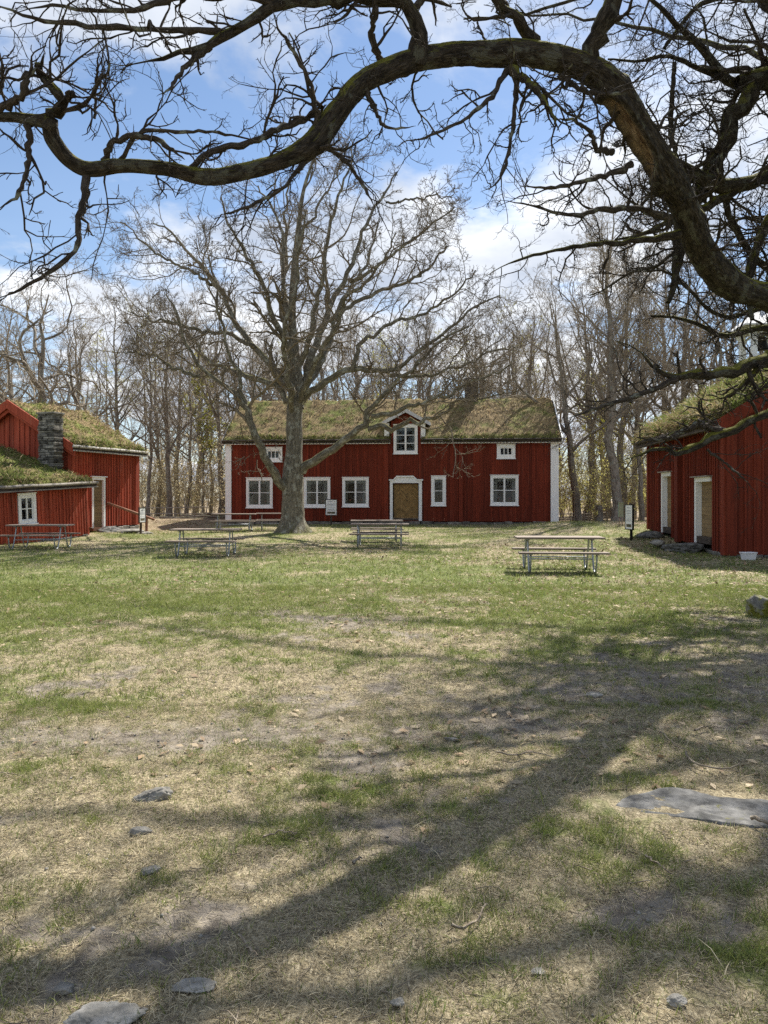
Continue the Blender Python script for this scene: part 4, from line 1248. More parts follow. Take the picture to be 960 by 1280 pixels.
BR = [
    [(520, 80, 27, 7.0), (525, 45, 24, 6.95), (517, 18, 23, 6.9), (490, 3, 22, 6.8), (450, -4, 20, 6.7), (415, 1, 18, 6.6), (382, 4, 16, 6.5), (345, 5, 14, 6.4), (312, 26, 13, 6.35), (285, 43, 13, 6.3), (262, 60, 12, 6.25), (228, 66, 10, 6.2), (190, 76, 7, 6.15), (145, 83, 4, 6.1)],
    [(285, 43, 10, 6.3), (240, 38, 9, 6.2), (175, 36, 8, 6.1), (100, 30, 7, 6.0), (40, 22, 5, 5.9), (0, 8, 4, 5.85), (-40, -5, 3, 5.8)],
    [(262, 58, 9, 6.25), (245, 72, 8, 6.2), (225, 92, 6, 6.1), (212, 112, 4, 6.0), (195, 120, 3, 5.9)],
    [(345, 4, 12, 6.4), (318, -5, 10, 6.3), (250, -12, 9, 6.2), (180, 10, 8, 6.1), (120, 14, 6, 6.0), (60, 8, 5, 5.9), (10, 18, 3, 5.8)],
    [(738, 80, 32, 7.4), (748, 45, 27, 7.3), (764, 6, 24, 7.2), (785, -45, 22, 7.1), (800, -140, 18, 7.2), (770, -240, 12, 7.4)],
    [(670, 60, 18, 7.3), (650, 28, 15, 7.2), (622, 0, 14, 7.1), (590, -30, 12, 7.0), (540, -60, 9, 6.9), (470, -70, 6, 6.8)],
    [(480, 85, 10, 6.9), (465, 45, 9, 6.8), (470, 10, 8, 6.7), (455, -30, 6, 6.6)],
    [(640, 88, 14, 7.2), (655, 98, 12, 7.1), (668, 112, 10, 6.9), (682, 130, 7, 6.8), (700, 165, 4, 6.6)],
    [(634, 88, 9, 7.2), (615, 120, 7, 7.0), (580, 150, 5, 6.8), (535, 170, 4, 6.7), (500, 178, 2, 6.6)],
    [(645, 92, 8, 7.2), (643, 140, 6, 7.1), (636, 190, 5, 7.0), (622, 228, 4, 6.9), (600, 240, 2, 6.8)],
    [(700, 92, 10, 7.3), (720, 108, 8, 7.2), (760, 118, 6, 7.1), (800, 108, 4, 7.0)],
    [(838, 272, 11, 8.6), (800, 262, 9, 8.4), (755, 262, 8, 8.2), (715, 270, 6, 8.0), (670, 258, 4, 7.8), (625, 250, 3, 7.6)],
    [(850, 292, 11, 8.8), (800, 300, 9, 8.7), (745, 305, 7, 8.5), (690, 314, 5, 8.3), (640, 328, 3, 8.1), (600, 350, 2, 7.9)],
    [(790, 205, 10, 7.9), (760, 218, 8, 7.8), (730, 226, 6, 7.6), (690, 235, 5, 7.4), (650, 232, 3, 7.2)],
    [(765, 190, 9, 7.8), (745, 185, 7, 7.7), (738, 165, 6, 7.6), (715, 150, 4, 7.5), (690, 150, 3, 7.4)],
    [(60, 160, 18, 6.0), (72, 140, 16, 6.0), (79, 129, 14, 5.95), (66, 112, 12, 5.9), (52, 95, 11, 5.9), (49, 80, 9, 5.85), (57, 66, 6, 5.8)],
    [(-20, 142, 10, 5.9), (5, 132, 11, 5.9), (28, 120, 11, 5.85), (33, 96, 10, 5.8), (50, 84, 9, 5.85)],
    [(78, 128, 8, 5.95), (92, 118, 7, 5.9), (84, 116, 5, 5.85), (90, 112, 3, 5.8)],
    [(108, 222, 12, 6.1), (105, 250, 10, 6.0), (99, 285, 8, 5.95), (96, 308, 7, 5.9), (72, 334, 6, 5.85), (35, 356, 5, 5.8), (-10, 378, 4, 5.75)],
    [(36, 155, 11, 6.0), (37, 180, 9, 5.95), (34, 212, 7, 5.9), (20, 245, 5, 5.85), (-5, 263, 4, 5.8)],
    [(238, 210, 9, 6.3), (270, 188, 9, 6.35), (320, 176, 9, 6.4), (350, 160, 9, 6.5), (380, 150, 10, 6.6), (408, 130, 13, 6.7)],
    [(130, 202, 10, 6.2), (145, 176, 9, 6.15), (190, 172, 8, 6.1), (220, 192, 8, 6.1), (232, 200, 6, 6.15)],
    [(150, 200, 7, 6.2), (175, 165, 6, 6.1), (215, 165, 5, 6.0), (270, 165, 4, 5.9), (330, 178, 3, 5.8)],
    [(118, 148, 4, 6.0), (120, 105, 4, 6.0), (124, 62, 3, 5.9)],
    [(395, 160, 10, 6.6), (392, 120, 7, 6.5), (372, 70, 6, 6.4), (350, 40, 4, 6.3), (340, 10, 3, 6.2)],
    [(390, 190, 10, 6.6), (370, 215, 6, 6.5), (350, 238, 5, 6.4), (300, 262, 4, 6.3), (270, 270, 2, 6.2)],
    [(400, 180, 9, 6.6), (430, 200, 6, 6.5), (450, 225, 5, 6.4), (470, 262, 3, 6.3)],
    [(455, 110, 8, 6.8), (470, 140, 6, 6.7), (485, 160, 4, 6.6), (520, 158, 3, 6.5)],
    [(1076, 410, 26, 11.6), (1000, 430, 22, 10.8), (960, 447, 18, 10.5), (930, 461, 16, 10.3), (895, 468, 14, 10.1), (865, 468, 13, 9.9), (838, 473, 11, 9.8), (820, 462, 9, 9.7), (800, 440, 6, 9.6), (770, 425, 4, 9.5)],
    [(845, 472, 9, 9.8), (815, 488, 8, 9.7), (780, 500, 6, 9.5), (740, 512, 4, 9.4), (705, 525, 3, 9.3)],
    [(1076, 470, 20, 11.7), (1000, 495, 17, 10.9), (960, 520, 14, 10.6), (930, 531, 13, 10.5), (905, 540, 13, 10.4), (880, 552, 12, 10.3), (850, 566, 10, 10.2), (825, 560, 8, 10.1), (800, 566, 6, 10.0), (770, 580, 4, 9.9)],
    [(900, 538, 9, 10.4), (870, 532, 8, 10.3), (842, 545, 7, 10.2), (815, 550, 5, 10.1), (790, 545, 3, 10.0)],
    [(884, 562, 4, 10.3), (900, 574, 3.5, 10.2), (920, 590, 3, 10.1), (936, 604, 2, 10.0)],
    [(960, 440, 10, 10.5), (940, 470, 8, 10.4), (915, 492, 6, 10.3), (890, 500, 4, 10.2)],
]
# unseen limbs added above the frame to shade the foreground
FREE = [
    [(7.2, 11.7, 7.0), (6.4, 12.6, 9.6), (5.2, 14.0, 12.4), (3.9, 15.4, 14.0), (2.6, 16.6, 15.2)],
    [(6.9, 11.4, 9.0), (5.4, 11.8, 11.2), (3.8, 12.6, 12.8), (2.2, 13.6, 13.8), (.8, 14.4, 14.2)],
    [(7.3, 11.6, 6.4), (6.4, 10.0, 8.0), (5.4, 8.8, 9.2), (4.2, 8.2, 10.2), (3.0, 8.0, 10.8)],
    [(7.3, 11.8, 6.0), (6.8, 10.0, 7.8), (6.2, 8.2, 9.0), (5.8, 6.6, 9.8)],
    [(7.3, 11.8, 6.5), (6.7, 11.6, 8.2), (5.8, 11.0, 9.4), (4.8, 10.4, 10.2), (3.8, 9.8, 10.8)],
    [(7.4, 11.9, 7.0), (7.2, 12.0, 9.0), (6.5, 11.5, 10.4), (5.7, 11.0, 11.4)],
    [(7.35, 11.6, 5.4), (7.3, 11.0, 7.2), (6.8, 10.2, 8.6), (6.0, 9.6, 9.4), (5.2, 9.2, 9.9)],
    [(7.3, 11.9, 5.5), (8.6, 10.6, 7.0), (9.6, 8.8, 8.2), (10.0, 7.0, 8.8)],
    [(7.4, 11.9, 4.6), (8.0, 9.6, 5.6), (7.8, 7.6, 6.4), (7.0, 5.8, 7.0), (6.0, 4.4, 7.4)],
]
blim = [trace(b_, 26) for b_ in BR]
for p, r in blim:
    a_ = Acc(); w_ = r * .86 * (1 + .45 * (rs.random(len(r)) - .35)); w_[-6:] *= np.linspace(.9, .15, 6)
    jit = rs.normal(size=p.shape) * (r * .28)[:, None]; jit[0] = 0
    a_.add(*tube1(p + jit, w_, 8)); a_.build('branch', OAKTWIG if r[0] < .05 else OAKBARK, oak, True, OB)
flim = []
for f_ in FREE:
    q = resample(np.array([[*v, 0] for v in f_]), 26); rad = np.linspace(.10, .025, 26)
    q[:, :3] += rs.normal(size=(26, 3)) * .05
    flim.append((q[:, :3], rad)); a_ = Acc(); a_.add(*tube1(q[:, :3], rad, 10)); a_.build('branch', OAKBARK, oak, True, OB)
tw = Acc()


def twigs_from(acc, rs, P, Rr, spec, cull=None):
    """grow spec levels: each spec = dict for grow plus sides"""
    out_ = []
    for sp in spec:
        sp = dict(sp); sides = sp.pop('sides')
        P, Rr = grow(rs, P, Rr, **sp)
        acc.add(*tubes(P, Rr, sides)); out_.append((P, Rr))
    return out_


thin = [l for l in blim]
P0, R0 = stack_limbs(thin, 14)
lens = np.linalg.norm(np.diff(P0, axis=1), axis=2).sum(1)
for lo, hi, k1 in ((0, .9, 5), (.9, 1.6, 8), (1.6, 9, 11)):
    m_ = (lens >= lo) & (lens < hi)
    if m_.any():
        twigs_from(tw, rs, P0[m_], R0[m_], [
            dict(k=k1, t0=.12, t1=1.0, ln=(-1.05, -.25), ang=(30, 80), npts=9, gnarl=.30, up=.02, rk=(.25, .42), rmin=.0026, taper=.35, lenfall=.35, knob=.7, sides=5),
            dict(k=5, t0=.2, t1=1.0, ln=(.25, .6), ang=(30, 75), npts=5, gnarl=.34, up=.03, rk=(.5, .75), rmin=.0018, taper=.5, knob=.7, sides=4),
            dict(k=4, t0=.25, t1=1.0, ln=(.25, .55), ang=(30, 75), npts=4, gnarl=.32, up=.05, rk=(.6, .8), rmin=.0014, taper=.7, knob=.8, sides=3)])
mP, mR = stack_limbs([(mp_, mr_)], 120)
twigs_from(tw, rs, mP[:, 30:], mR[:, 30:] * .22, [
    dict(k=34, t0=.05, t1=1.0, ln=(-1.1, -.3), ang=(60, 95), npts=9, gnarl=.3, up=.03, rk=(.4, .7), rmin=.003, taper=.4, lenfall=.1, knob=.7, sides=5),
    dict(k=6, t0=.2, t1=1.0, ln=(.25, .6), ang=(30, 75), npts=5, gnarl=.34, up=.03, rk=(.5, .75), rmin=.0018, taper=.5, knob=.7, sides=4),
    dict(k=4, t0=.25, t1=1.0, ln=(.25, .55), ang=(30, 75), npts=4, gnarl=.32, up=.05, rk=(.6, .8), rmin=.0014, taper=.7, knob=.8, sides=3)])
P0, R0 = stack_limbs(flim[3:7], 14)
twigs_from(tw, rs, P0, R0, [
    dict(k=14, t0=.2, t1=1.0, ln=(.3, .55), ang=(30, 80), npts=8, gnarl=.28, up=.0, rk=(.35, .55), rmin=.010, taper=.35, lenfall=.3, sides=5),
    dict(k=9, t0=.2, t1=1.0, ln=(.3, .6), ang=(30, 70), npts=6, gnarl=.3, up=.03, rk=(.5, .7), rmin=.006, taper=.4, sides=4),
    dict(k=6, t0=.25, t1=1.0, ln=(.3, .6), ang=(30, 70), npts=4, gnarl=.3, up=.03, rk=(.5, .8), rmin=.005, taper=.5, sides=3)])
P0, R0 = stack_limbs(flim[:3] + flim[7:], 14)
twigs_from(tw, rs, P0, R0, [
    dict(k=9, t0=.15, t1=1.0, ln=(.3, .55), ang=(30, 75), npts=8, gnarl=.28, up=.02, rk=(.35, .55), rmin=.010, taper=.35, lenfall=.4, sides=5),
    dict(k=5, t0=.2, t1=1.0, ln=(.3, .6), ang=(30, 70), npts=6, gnarl=.3, up=.03, rk=(.5, .7), rmin=.006, taper=.4, sides=4),
    dict(k=4, t0=.25, t1=1.0, ln=(.3, .6), ang=(30, 70), npts=4, gnarl=.3, up=.03, rk=(.5, .8), rmin=.004, taper=.5, sides=3),
    dict(k=3, t0=.25, t1=1.0, ln=(.3, .6), ang=(30, 70), npts=3, gnarl=.3, up=.03, rk=(.6, .8), rmin=.003, taper=.6, sides=3)])
tw.build('crown', OAKTWIG, oak, False, OB)

# --- second oak further right, with the broken mossy limb
rs = np.random.default_rng(15)
OB2 = np.array([11.0, 15.3, 0.0])
oak2 = thing('knotty_oak', 'second dark oak at the right edge with a broken mossy limb and dense crooked branches', 'tree', OB2)
L2 = [
    [(1150, 180, 44, 15.2), (1060, 130, 38, 14), (1000, 112, 36, 13.4), (960, 104, 36, 13.2), (930, 96, 34, 13.2), (922, 100, 22, 13.2)],
    [(945, 104, 30, 13.2), (922, 140, 28, 13.1), (903, 186, 27, 13.1), (882, 228, 28, 13.0), (862, 262, 26, 12.9), (850, 300, 22, 12.8), (846, 340, 14, 12.7), (835, 380, 8, 12.6)],
    [(1150, 260, 36, 15.2), (1060, 200, 26, 14.0), (990, 205, 22, 13.4), (940, 228, 22, 12.9), (900, 232, 24, 12.6), (865, 214, 20, 12.4), (840, 200, 14, 12.2), (815, 170, 9, 12.0), (800, 130, 6, 11.9)],
    [(940, 226, 16, 12.9), (905, 246, 15, 12.7), (875, 262, 13, 12.5), (845, 272, 10, 12.3), (810, 290, 7, 12.1), (770, 300, 4, 12.0)],
    [(1150, 90, 30, 15.4), (1060, 40, 24, 14.4), (990, 60, 20, 14.0), (930, 105, 17, 13.8), (905, 98, 15, 13.6), (874, 56, 12, 13.4), (848, 34, 9, 13.2), (822, 6, 7, 13.0), (790, -20, 5, 12.9)],
    [(905, 100, 10, 13.6), (870, 84, 8, 13.4), (835, 70, 7, 13.2), (800, 76, 5, 13.0), (760, 74, 3, 12.8)],
    [(843, 78, 7, 13.2), (840, 120, 8, 13.2), (838, 165, 9, 13.2), (846, 196, 9, 13.1)],
    [(1150, 330, 28, 15.2), (1040, 300, 22, 14.4), (975, 262, 18, 14.0), (950, 300, 15, 13.8), (935, 350, 12, 13.6), (940, 400, 8, 13.4)],
    [(1120, 380, 24, 15.0), (1000, 345, 16, 14.4), (950, 330, 13, 14.2), (915, 275, 11, 14.0), (900, 215, 9, 13.8), (905, 160, 6, 13.6)],
    [(1150, 20, 26, 15.6), (1060, -60, 20, 15), (980, -60, 15, 14.6), (915, -10, 11, 14.4), (870, 10, 7, 14.2), (830, 60, 5, 14)],
    [(1120, 430, 18, 15.2), (1010, 410, 14, 14.8), (950, 410, 11, 14.6), (905, 420, 9, 14.4), (860, 400, 6, 14.2), (815, 395, 4, 14.0)],
    [(975, 230, 13, 13.6), (985, 170, 10, 13.7), (960, 120, 8, 13.7), (950, 60, 6, 13.6), (930, 10, 4, 13.5)],
    [(1000, 345, 12, 14.4), (960, 380, 9, 14.2), (900, 395, 7, 14.0), (850, 350, 5, 13.8), (810, 330, 3, 13.6)],
]
lim2 = [(p, r * .72) for p, r in (trace(b_, 24) for b_ in L2)]
Vt, Qt, Ut, _ = bark_tube(*(lambda q: (q[:, :3], q[:, 3]))(resample(np.array([[11, 15.3, -.1, .7], [11, 15.3, .4, .56], [11, 15.3, 2, .5], [10.95, 15.3, 4, .48], [10.9, 15.35, 6, .42], [10.8, 15.4, 8.5, .34], [10.6, 15.3, 11, .2], [10.3, 15, 13, .1]]), 150)), 32, .1, 4.0)
mk('trunk', Vt - OB2, Qt, None, OAKBARK, oak2, True, {'BUV': Ut, 'scar': np.zeros(len(Vt))})
for p, r in lim2:
    jit = rs.normal(size=p.shape) * (r * .22)[:, None]; jit[0] = 0
    V, Q, U, _ = bark_tube(p + jit, r * (1 + .2 * (rs.random(len(r)) - .4)), 14, .08, 3.0)
    mk('branch', V - OB2, Q, None, OAKBARK, oak2, True, {'BUV': U, 'scar': np.zeros(len(V))})
UP2 = [[(10.6, 15.3, 10.5), (8.6, 17.4, 13.0), (6.3, 20.0, 14.7), (4.2, 22.0, 15.5), (2.4, 23.4, 16.2)], [(10.8, 15.4, 8.5), (9.6, 18.5, 12.0), (8.0, 21.5, 14.6), (6.0, 24.0, 16.6), (4.0, 26.0, 18.0)], [(10.8, 15.4, 8.5), (10.0, 16.4, 11.0), (8.4, 17.6, 13.4), (6.8, 18.4, 15.2)], [(10.7, 15.3, 9.6), (11.6, 13.6, 11.4), (11.8, 11.6, 12.6)], [(10.8, 15.4, 8.0), (12.4, 16.8, 10.4), (13.4, 18.6, 12.4)]]  # crown limbs added up high to streak the lawn with shade
for f_ in UP2:
    q = resample(np.array([[*v, 0] for v in f_]), 24); rad = np.linspace(.10, .025, 24); q[:, :3] += rs.normal(size=(24, 3)) * .05
    lim2.append((q[:, :3], rad))
    V, Q, U = tube1(q[:, :3], rad, 10); mk('branch', V - OB2, Q, None, OAKBARK, oak2, True, {'BUV': U, 'scar': np.zeros(len(V))})
tw = Acc(); P0, R0 = stack_limbs(lim2, 16)
twigs_from(tw, rs, P0, R0, [
    dict(k=13, t0=.25, t1=1.0, ln=(-2.6, -.8), ang=(30, 80), npts=9, gnarl=.30, up=.01, rk=(.25, .45), rmin=.006, taper=.35, lenfall=.35, knob=.4, sides=5),
    dict(k=7, t0=.2, t1=1.0, ln=(.3, .55), ang=(30, 75), npts=6, gnarl=.32, up=.02, rk=(.5, .72), rmin=.0045, taper=.45, knob=.4, sides=4),
    dict(k=5, t0=.25, t1=1.0, ln=(.3, .55), ang=(30, 75), npts=4, gnarl=.32, up=.03, rk=(.5, .8), rmin=.003, taper=.6, knob=.4, sides=3),
    dict(k=3, t0=.3, t1=1.0, ln=(.3, .6), ang=(30, 75), npts=3, gnarl=.3, up=.03, rk=(.6, .8), rmin=.0024, taper=.7, sides=3)])
tw.build('crown', OAKTWIG, oak2, False, OB2)

# --- the bare tree in front of the longhouse
rs = np.random.default_rng(25)
CB = np.array([(367 - CX) / F * 32, 32.0, float(hgt(-3.77, 32))])
ctree = thing('courtyard_tree', 'big bare pale-barked tree with wide crown standing in front of the longhouse', 'tree', CB)
CT = [
    [(367, 668, 46, 32), (367, 661, 37, 32), (366, 648, 30, 32), (366, 620, 27, 32), (366, 595, 27, 32), (367, 575, 22, 32), (368, 545, 20, 32), (368, 520, 20, 32), (370, 495, 19, 32), (370, 470, 16, 32), (368, 435, 12, 31.9), (365, 395, 10, 31.8), (368, 335, 8, 31.6), (373, 285, 6, 31.5), (379, 240, 4.5, 31.4), (390, 205, 3, 31.3), (402, 176, 1.6, 31.2)],
    [(362, 612, 14, 32), (350, 604, 14, 31.6), (336, 588, 13, 31.2), (327, 572, 12, 30.9), (320, 550, 12, 30.6), (313, 525, 11, 30.3), (303, 505, 9, 30.1), (279, 489, 7, 29.8), (249, 470, 6, 29.5), (234, 436, 5, 29.3), (218, 402, 4, 29.1), (202, 368, 3, 29)],
    [(313, 525, 7, 30.3), (306, 495, 6, 30), (300, 465, 5, 29.6), (285, 440, 4.5, 29.3), (276, 400, 4, 29.0), (270, 365, 3, 28.8), (255, 330, 2, 28.6)],
    [(364, 500, 9, 32), (340, 481, 8, 32.5), (315, 474, 7, 33), (290, 462, 6, 33.5), (262, 452, 5, 34), (240, 425, 4, 34.4), (215, 395, 3, 34.8)],
    [(364, 488, 10, 32), (345, 462, 9, 32.2), (318, 433, 8, 32.6), (295, 398, 7, 33), (272, 355, 5.5, 33.3), (243, 322, 4.5, 33.6), (215, 290, 3, 33.8), (190, 278, 2, 34)],
    [(367, 450, 8, 31.9), (350, 405, 7, 31.2), (340, 365, 6, 30.7), (322, 325, 5, 30.3), (302, 285, 3.5, 30), (285, 250, 2.5, 29.8)],
    [(366, 400, 7, 31.8), (350, 350, 5.5, 32.4), (345, 300, 4.5, 32.8), (335, 260, 3.5, 33.2), (315, 225, 2, 33.5)],
    [(377, 590, 14, 32), (395, 576, 13, 31.7), (420, 562, 12, 31.4), (446, 547, 11, 31.1), (460, 536, 10, 31), (468, 515, 8, 30.8), (482, 500, 7, 30.6), (505, 478, 6, 30.4), (535, 455, 5, 30.1), (560, 430, 4, 29.9), (585, 415, 3, 29.7)],
    [(460, 536, 8, 31), (478, 528, 7.5, 30.9), (489, 533, 7, 30.8), (512, 526, 6, 30.6), (545, 520, 5, 30.3), (570, 504, 4, 30), (600, 496, 3, 29.8), (630, 488, 2, 29.6)],
    [(466, 520, 7, 30.8), (490, 512, 6, 30.3), (520, 500, 5, 29.8), (560, 490, 4, 29.3), (600, 470, 3, 28.9), (640, 450, 2, 28.5)],
    [(374, 510, 12, 32), (385, 470, 11, 32.3), (392, 440, 10, 32.6), (412, 395, 8, 33), (438, 352, 6.5, 33.4), (460, 300, 5, 33.7), (483, 253, 3.5, 34), (500, 215, 2, 34.2)],
    [(410, 400, 6, 33), (435, 388, 5.5, 33.2), (462, 374, 5, 33.5), (500, 360, 4, 33.8), (522, 345, 3.5, 34), (552, 312, 2.2, 34.3)],
    [(375, 505, 9, 32), (400, 480, 8.5, 31.6), (440, 465, 8, 31.3), (489, 470, 6, 31), (520, 452, 5, 30.8), (545, 435, 4.5, 30.6), (585, 400, 3.5, 30.3), (625, 380, 2, 30)],
    [(440, 463, 6, 31.3), (455, 430, 5.5, 31.1), (490, 400, 4.5, 31), (520, 395, 4, 30.9), (560, 372, 3, 30.7), (590, 340, 2, 30.5)],
    [(371, 465, 8, 32), (383, 415, 7, 31.4), (395, 360, 6, 31), (404, 310, 5, 30.6), (420, 262, 4, 30.3), (436, 215, 2.5, 30), (440, 180, 1.5, 29.9)],
    [(373, 300, 4, 31.5), (392, 262, 3, 31.7), (415, 220, 2, 32), (430, 175, 1.2, 32.2)],
    [(370, 478, 9, 32), (362, 430, 8, 33), (352, 380, 6.5, 34), (356, 320, 5, 35), (350, 260, 3.5, 35.6), (360, 210, 2, 36)],
    [(371, 500, 9, 32), (390, 460, 8, 33.2), (410, 430, 7, 34.2), (425, 380, 5.5, 35.2), (450, 330, 4, 36), (470, 280, 2.5, 36.5)],
    [(369, 520, 9, 32), (362, 470, 8, 30.6), (355, 420, 6.5, 29.4), (365, 360, 5, 28.6), (372, 300, 3.5, 28), (385, 250, 2, 27.6)],
    [(370, 505, 8, 32), (392, 455, 7, 30.6), (420, 410, 6, 29.6), (440, 370, 5, 28.9), (470, 330, 3.5, 28.4), (495, 290, 2, 28)],
]
CT += [
    [(318, 433, 6, 32.6), (280, 418, 5, 32.3), (235, 408, 4, 32), (195, 400, 3, 31.8), (165, 392, 1.8, 31.6)],
    [(272, 355, 4.5, 33.3), (228, 330, 3.5, 33), (184, 302, 2.6, 32.8), (154, 272, 1.5, 32.6)],
    [(249, 470, 5, 29.5), (215, 455, 4, 29.2), (180, 440, 3, 29), (150, 445, 1.8, 28.8)],
    [(489, 470, 5, 31), (540, 468, 4, 31.2), (600, 452, 3, 31.4), (648, 436, 1.8, 31.6)],
    [(483, 253, 3, 34), (520, 240, 2.4, 33.6), (562, 236, 1.5, 33.4)],
    [(438, 352, 5, 33.4), (480, 325, 4, 32.8), (530, 295, 3, 32.4), (575, 262, 1.8, 32)],
]
clim = [trace(b_, 30) for b_ in CT]
tr_ = Acc()
for i, (p, r) in enumerate(clim):
    if i:
        jit = np.cumsum(rs.normal(size=p.shape), 0) * .05; jit -= np.linspace(0, 1, len(p))[:, None] * jit[-1] * .5
        jit += rs.normal(size=p.shape) * (.015 + r * .15)[:, None]; jit[0] = 0; p = p + jit; r = r * np.linspace(1.0, .85, len(r)) * (.84 if i in (1, 7) else 1.0)
        clim[i] = (p, r)
    if i == 0:
        q = resample(np.concatenate([p, r[:, None]], 1), 130)
        V, Q, U, D = bark_tube(q[:, :3], q[:, 3], 24, .05, 2.0)
        z_ = V[:, 2] - CB[2]; ang = np.arctan2(D[:, 1], D[:, 0])
        V = V + D * (.18 * np.exp(-np.maximum(z_, 0) / .2) * (.5 + .5 * np.cos(ang * 5 + 1)))[:, None]
        tr_.add(V, Q, U)
    else:
        tr_.add(*tube1(p, r, 10))
tr_.build('trunk', PALETREEBARK, ctree, True, CB)
tw = Acc(); P0, R0 = stack_limbs(clim, 18)
lv = twigs_from(tw, rs, P0[:, 5:], R0[:, 5:], [
    dict(k=13, t0=.05, t1=1.0, ln=(-3.6, -1.1), ang=(25, 68), npts=10, gnarl=.24, up=.05, rk=(.36, .6), rmin=.015, taper=.35, lenfall=.35, sides=5),
    dict(k=7, t0=.18, t1=1.0, ln=(.3, .6), ang=(25, 65), npts=6, gnarl=.28, up=.05, rk=(.5, .75), rmin=.0098, taper=.4, sides=4),
    dict(k=5, t0=.2, t1=1.0, ln=(.35, .6), ang=(25, 65), npts=4, gnarl=.26, up=.06, rk=(.5, .8), rmin=.0072, taper=.5, sides=3),
    dict(k=4, t0=.3, t1=1.0, ln=(.3, .6), ang=(25, 65), npts=3, gnarl=.22, up=.06, rk=(.6, .8), rmin=.0056, taper=.6, sides=3)])
low = [trace(b_, 8) for b_ in ([(352, 600, 3, 31.6), (335, 597, 2, 31.2), (315, 588, 1.5, 30.9), (296, 592, 1, 30.6)], [(330, 580, 3, 31), (310, 570, 2, 30.6), (292, 578, 1.2, 30.3)], [(362, 590, 3, 31.6), (352, 572, 2, 31.2), (345, 560, 1.5, 31), (330, 565, 1, 30.8)], [(318, 545, 3, 30.6), (300, 548, 2, 30.2), (285, 560, 1.2, 30)])]
P0, R0 = stack_limbs(low, 10)
twigs_from(tw, rs, P0, R0, [
    dict(k=7, t0=.2, t1=1.0, ln=(-.9, -.3), ang=(30, 75), npts=6, gnarl=.35, up=-.02, rk=(.5, .75), rmin=.008, taper=.5, sides=3),
    dict(k=5, t0=.2, t1=1.0, ln=(.3, .6), ang=(30, 70), npts=4, gnarl=.3, up=0, rk=(.5, .8), rmin=.006, taper=.5, sides=3)])
tw.build('crown', PALETWIG, ctree, False, CB)


# --- the wood: kinds of bare trees, copied
def wild_tree(seed, H, r0, form, leafy=0.0, twig=None, bark=None, label='bare tree', lean=0.0, name='bare_tree', group=None):
    rs = np.random.default_rng(seed)
    t = thing(name, label, 'tree', (0, 0, 0), 0, group)
    n = 16; zs = np.linspace(0, H * .92, n)
    wob = np.cumsum(rs.normal(size=(n, 2)) * H * (.006 if form != 'oak' else .013), axis=0); wob[0] = 0
    P = np.stack([wob[:, 0] + lean * zs, wob[:, 1], zs - .2], -1)[None]
    f_ = np.linspace(0, 1, n)
    rad = (r0 * (1 - .93 * f_ ** (1.0 if form != 'oak' else .7)) + r0 * .35 * np.exp(-zs / .5))[None]
    acc = Acc(); acc.add(*tubes(P, rad, 9))
    if form == 'tall':
        L1 = dict(k=24, t0=.28, t1=.99, ln=(.20, .40), ang=(32, 62), npts=9, gnarl=.13, up=.10, rk=(.38, .6), rmin=.02, taper=.2, lenfall=.45)
    elif form == 'fork':
        L1 = dict(k=11, t0=.30, t1=.95, ln=(.38, .62), ang=(22, 50), npts=10, gnarl=.16, up=.10, rk=(.5, .75), rmin=.025, taper=.2, lenfall=.5)
    else:
        L1 = dict(k=13, t0=.22, t1=.95, ln=(.45, .75), ang=(40, 85), npts=12, gnarl=.30, up=.07, rk=(.5, .8), rmin=.03, taper=.18, lenfall=.4)
    P1, R1 = grow(rs, P, rad, **L1)
    acc.add(*tubes(P1, R1, 6))
    acc.build('trunk', bark or WOODBARK, t, True)
    tw = Acc()
    g = .3 if form == 'oak' else .2
    P2, R2 = grow(rs, P1, R1, 8, .18, 1.0, (.28, .5), (28, 65), 7, g, .06, (.42, .65), .011, .3)
    tw.add(*tubes(P2, R2, 4))
    P3_, R3 = grow(rs, P2, R2, 6, .2, 1.0, (.3, .6), (28, 65), 5, g, .06, (.5, .7), .0075, .45)
    tw.add(*tubes(P3_, R3, 3))
    P4, R4 = grow(rs, P3_, R3, 6, .25, 1.0, (.4, .7), (28, 65), 3, .25, .05, (.6, .8), .0056, .6)
    tw.add(*tubes(P4, R4, 3))
    tw.build('crown', twig or WOODTWIG, t, False)
    if leafy:
        tips = P4[rs.random(len(P4)) < leafy][:, 1:].reshape(-1, 3)
        k = rs.random((len(tips), 1)); col = np.array([0.30, 0.34, 0.05]) * (.7 + .5 * k) + np.array([.1, .02, 0.]) * k
        V, Q, C = leaf_quads(rs, tips, None, (.05, .11), np.concatenate([col, np.ones((len(col), 1))], 1))
        mk('foliage', V, Q, None, FRESH, t, False, {'Col': C})
    return t


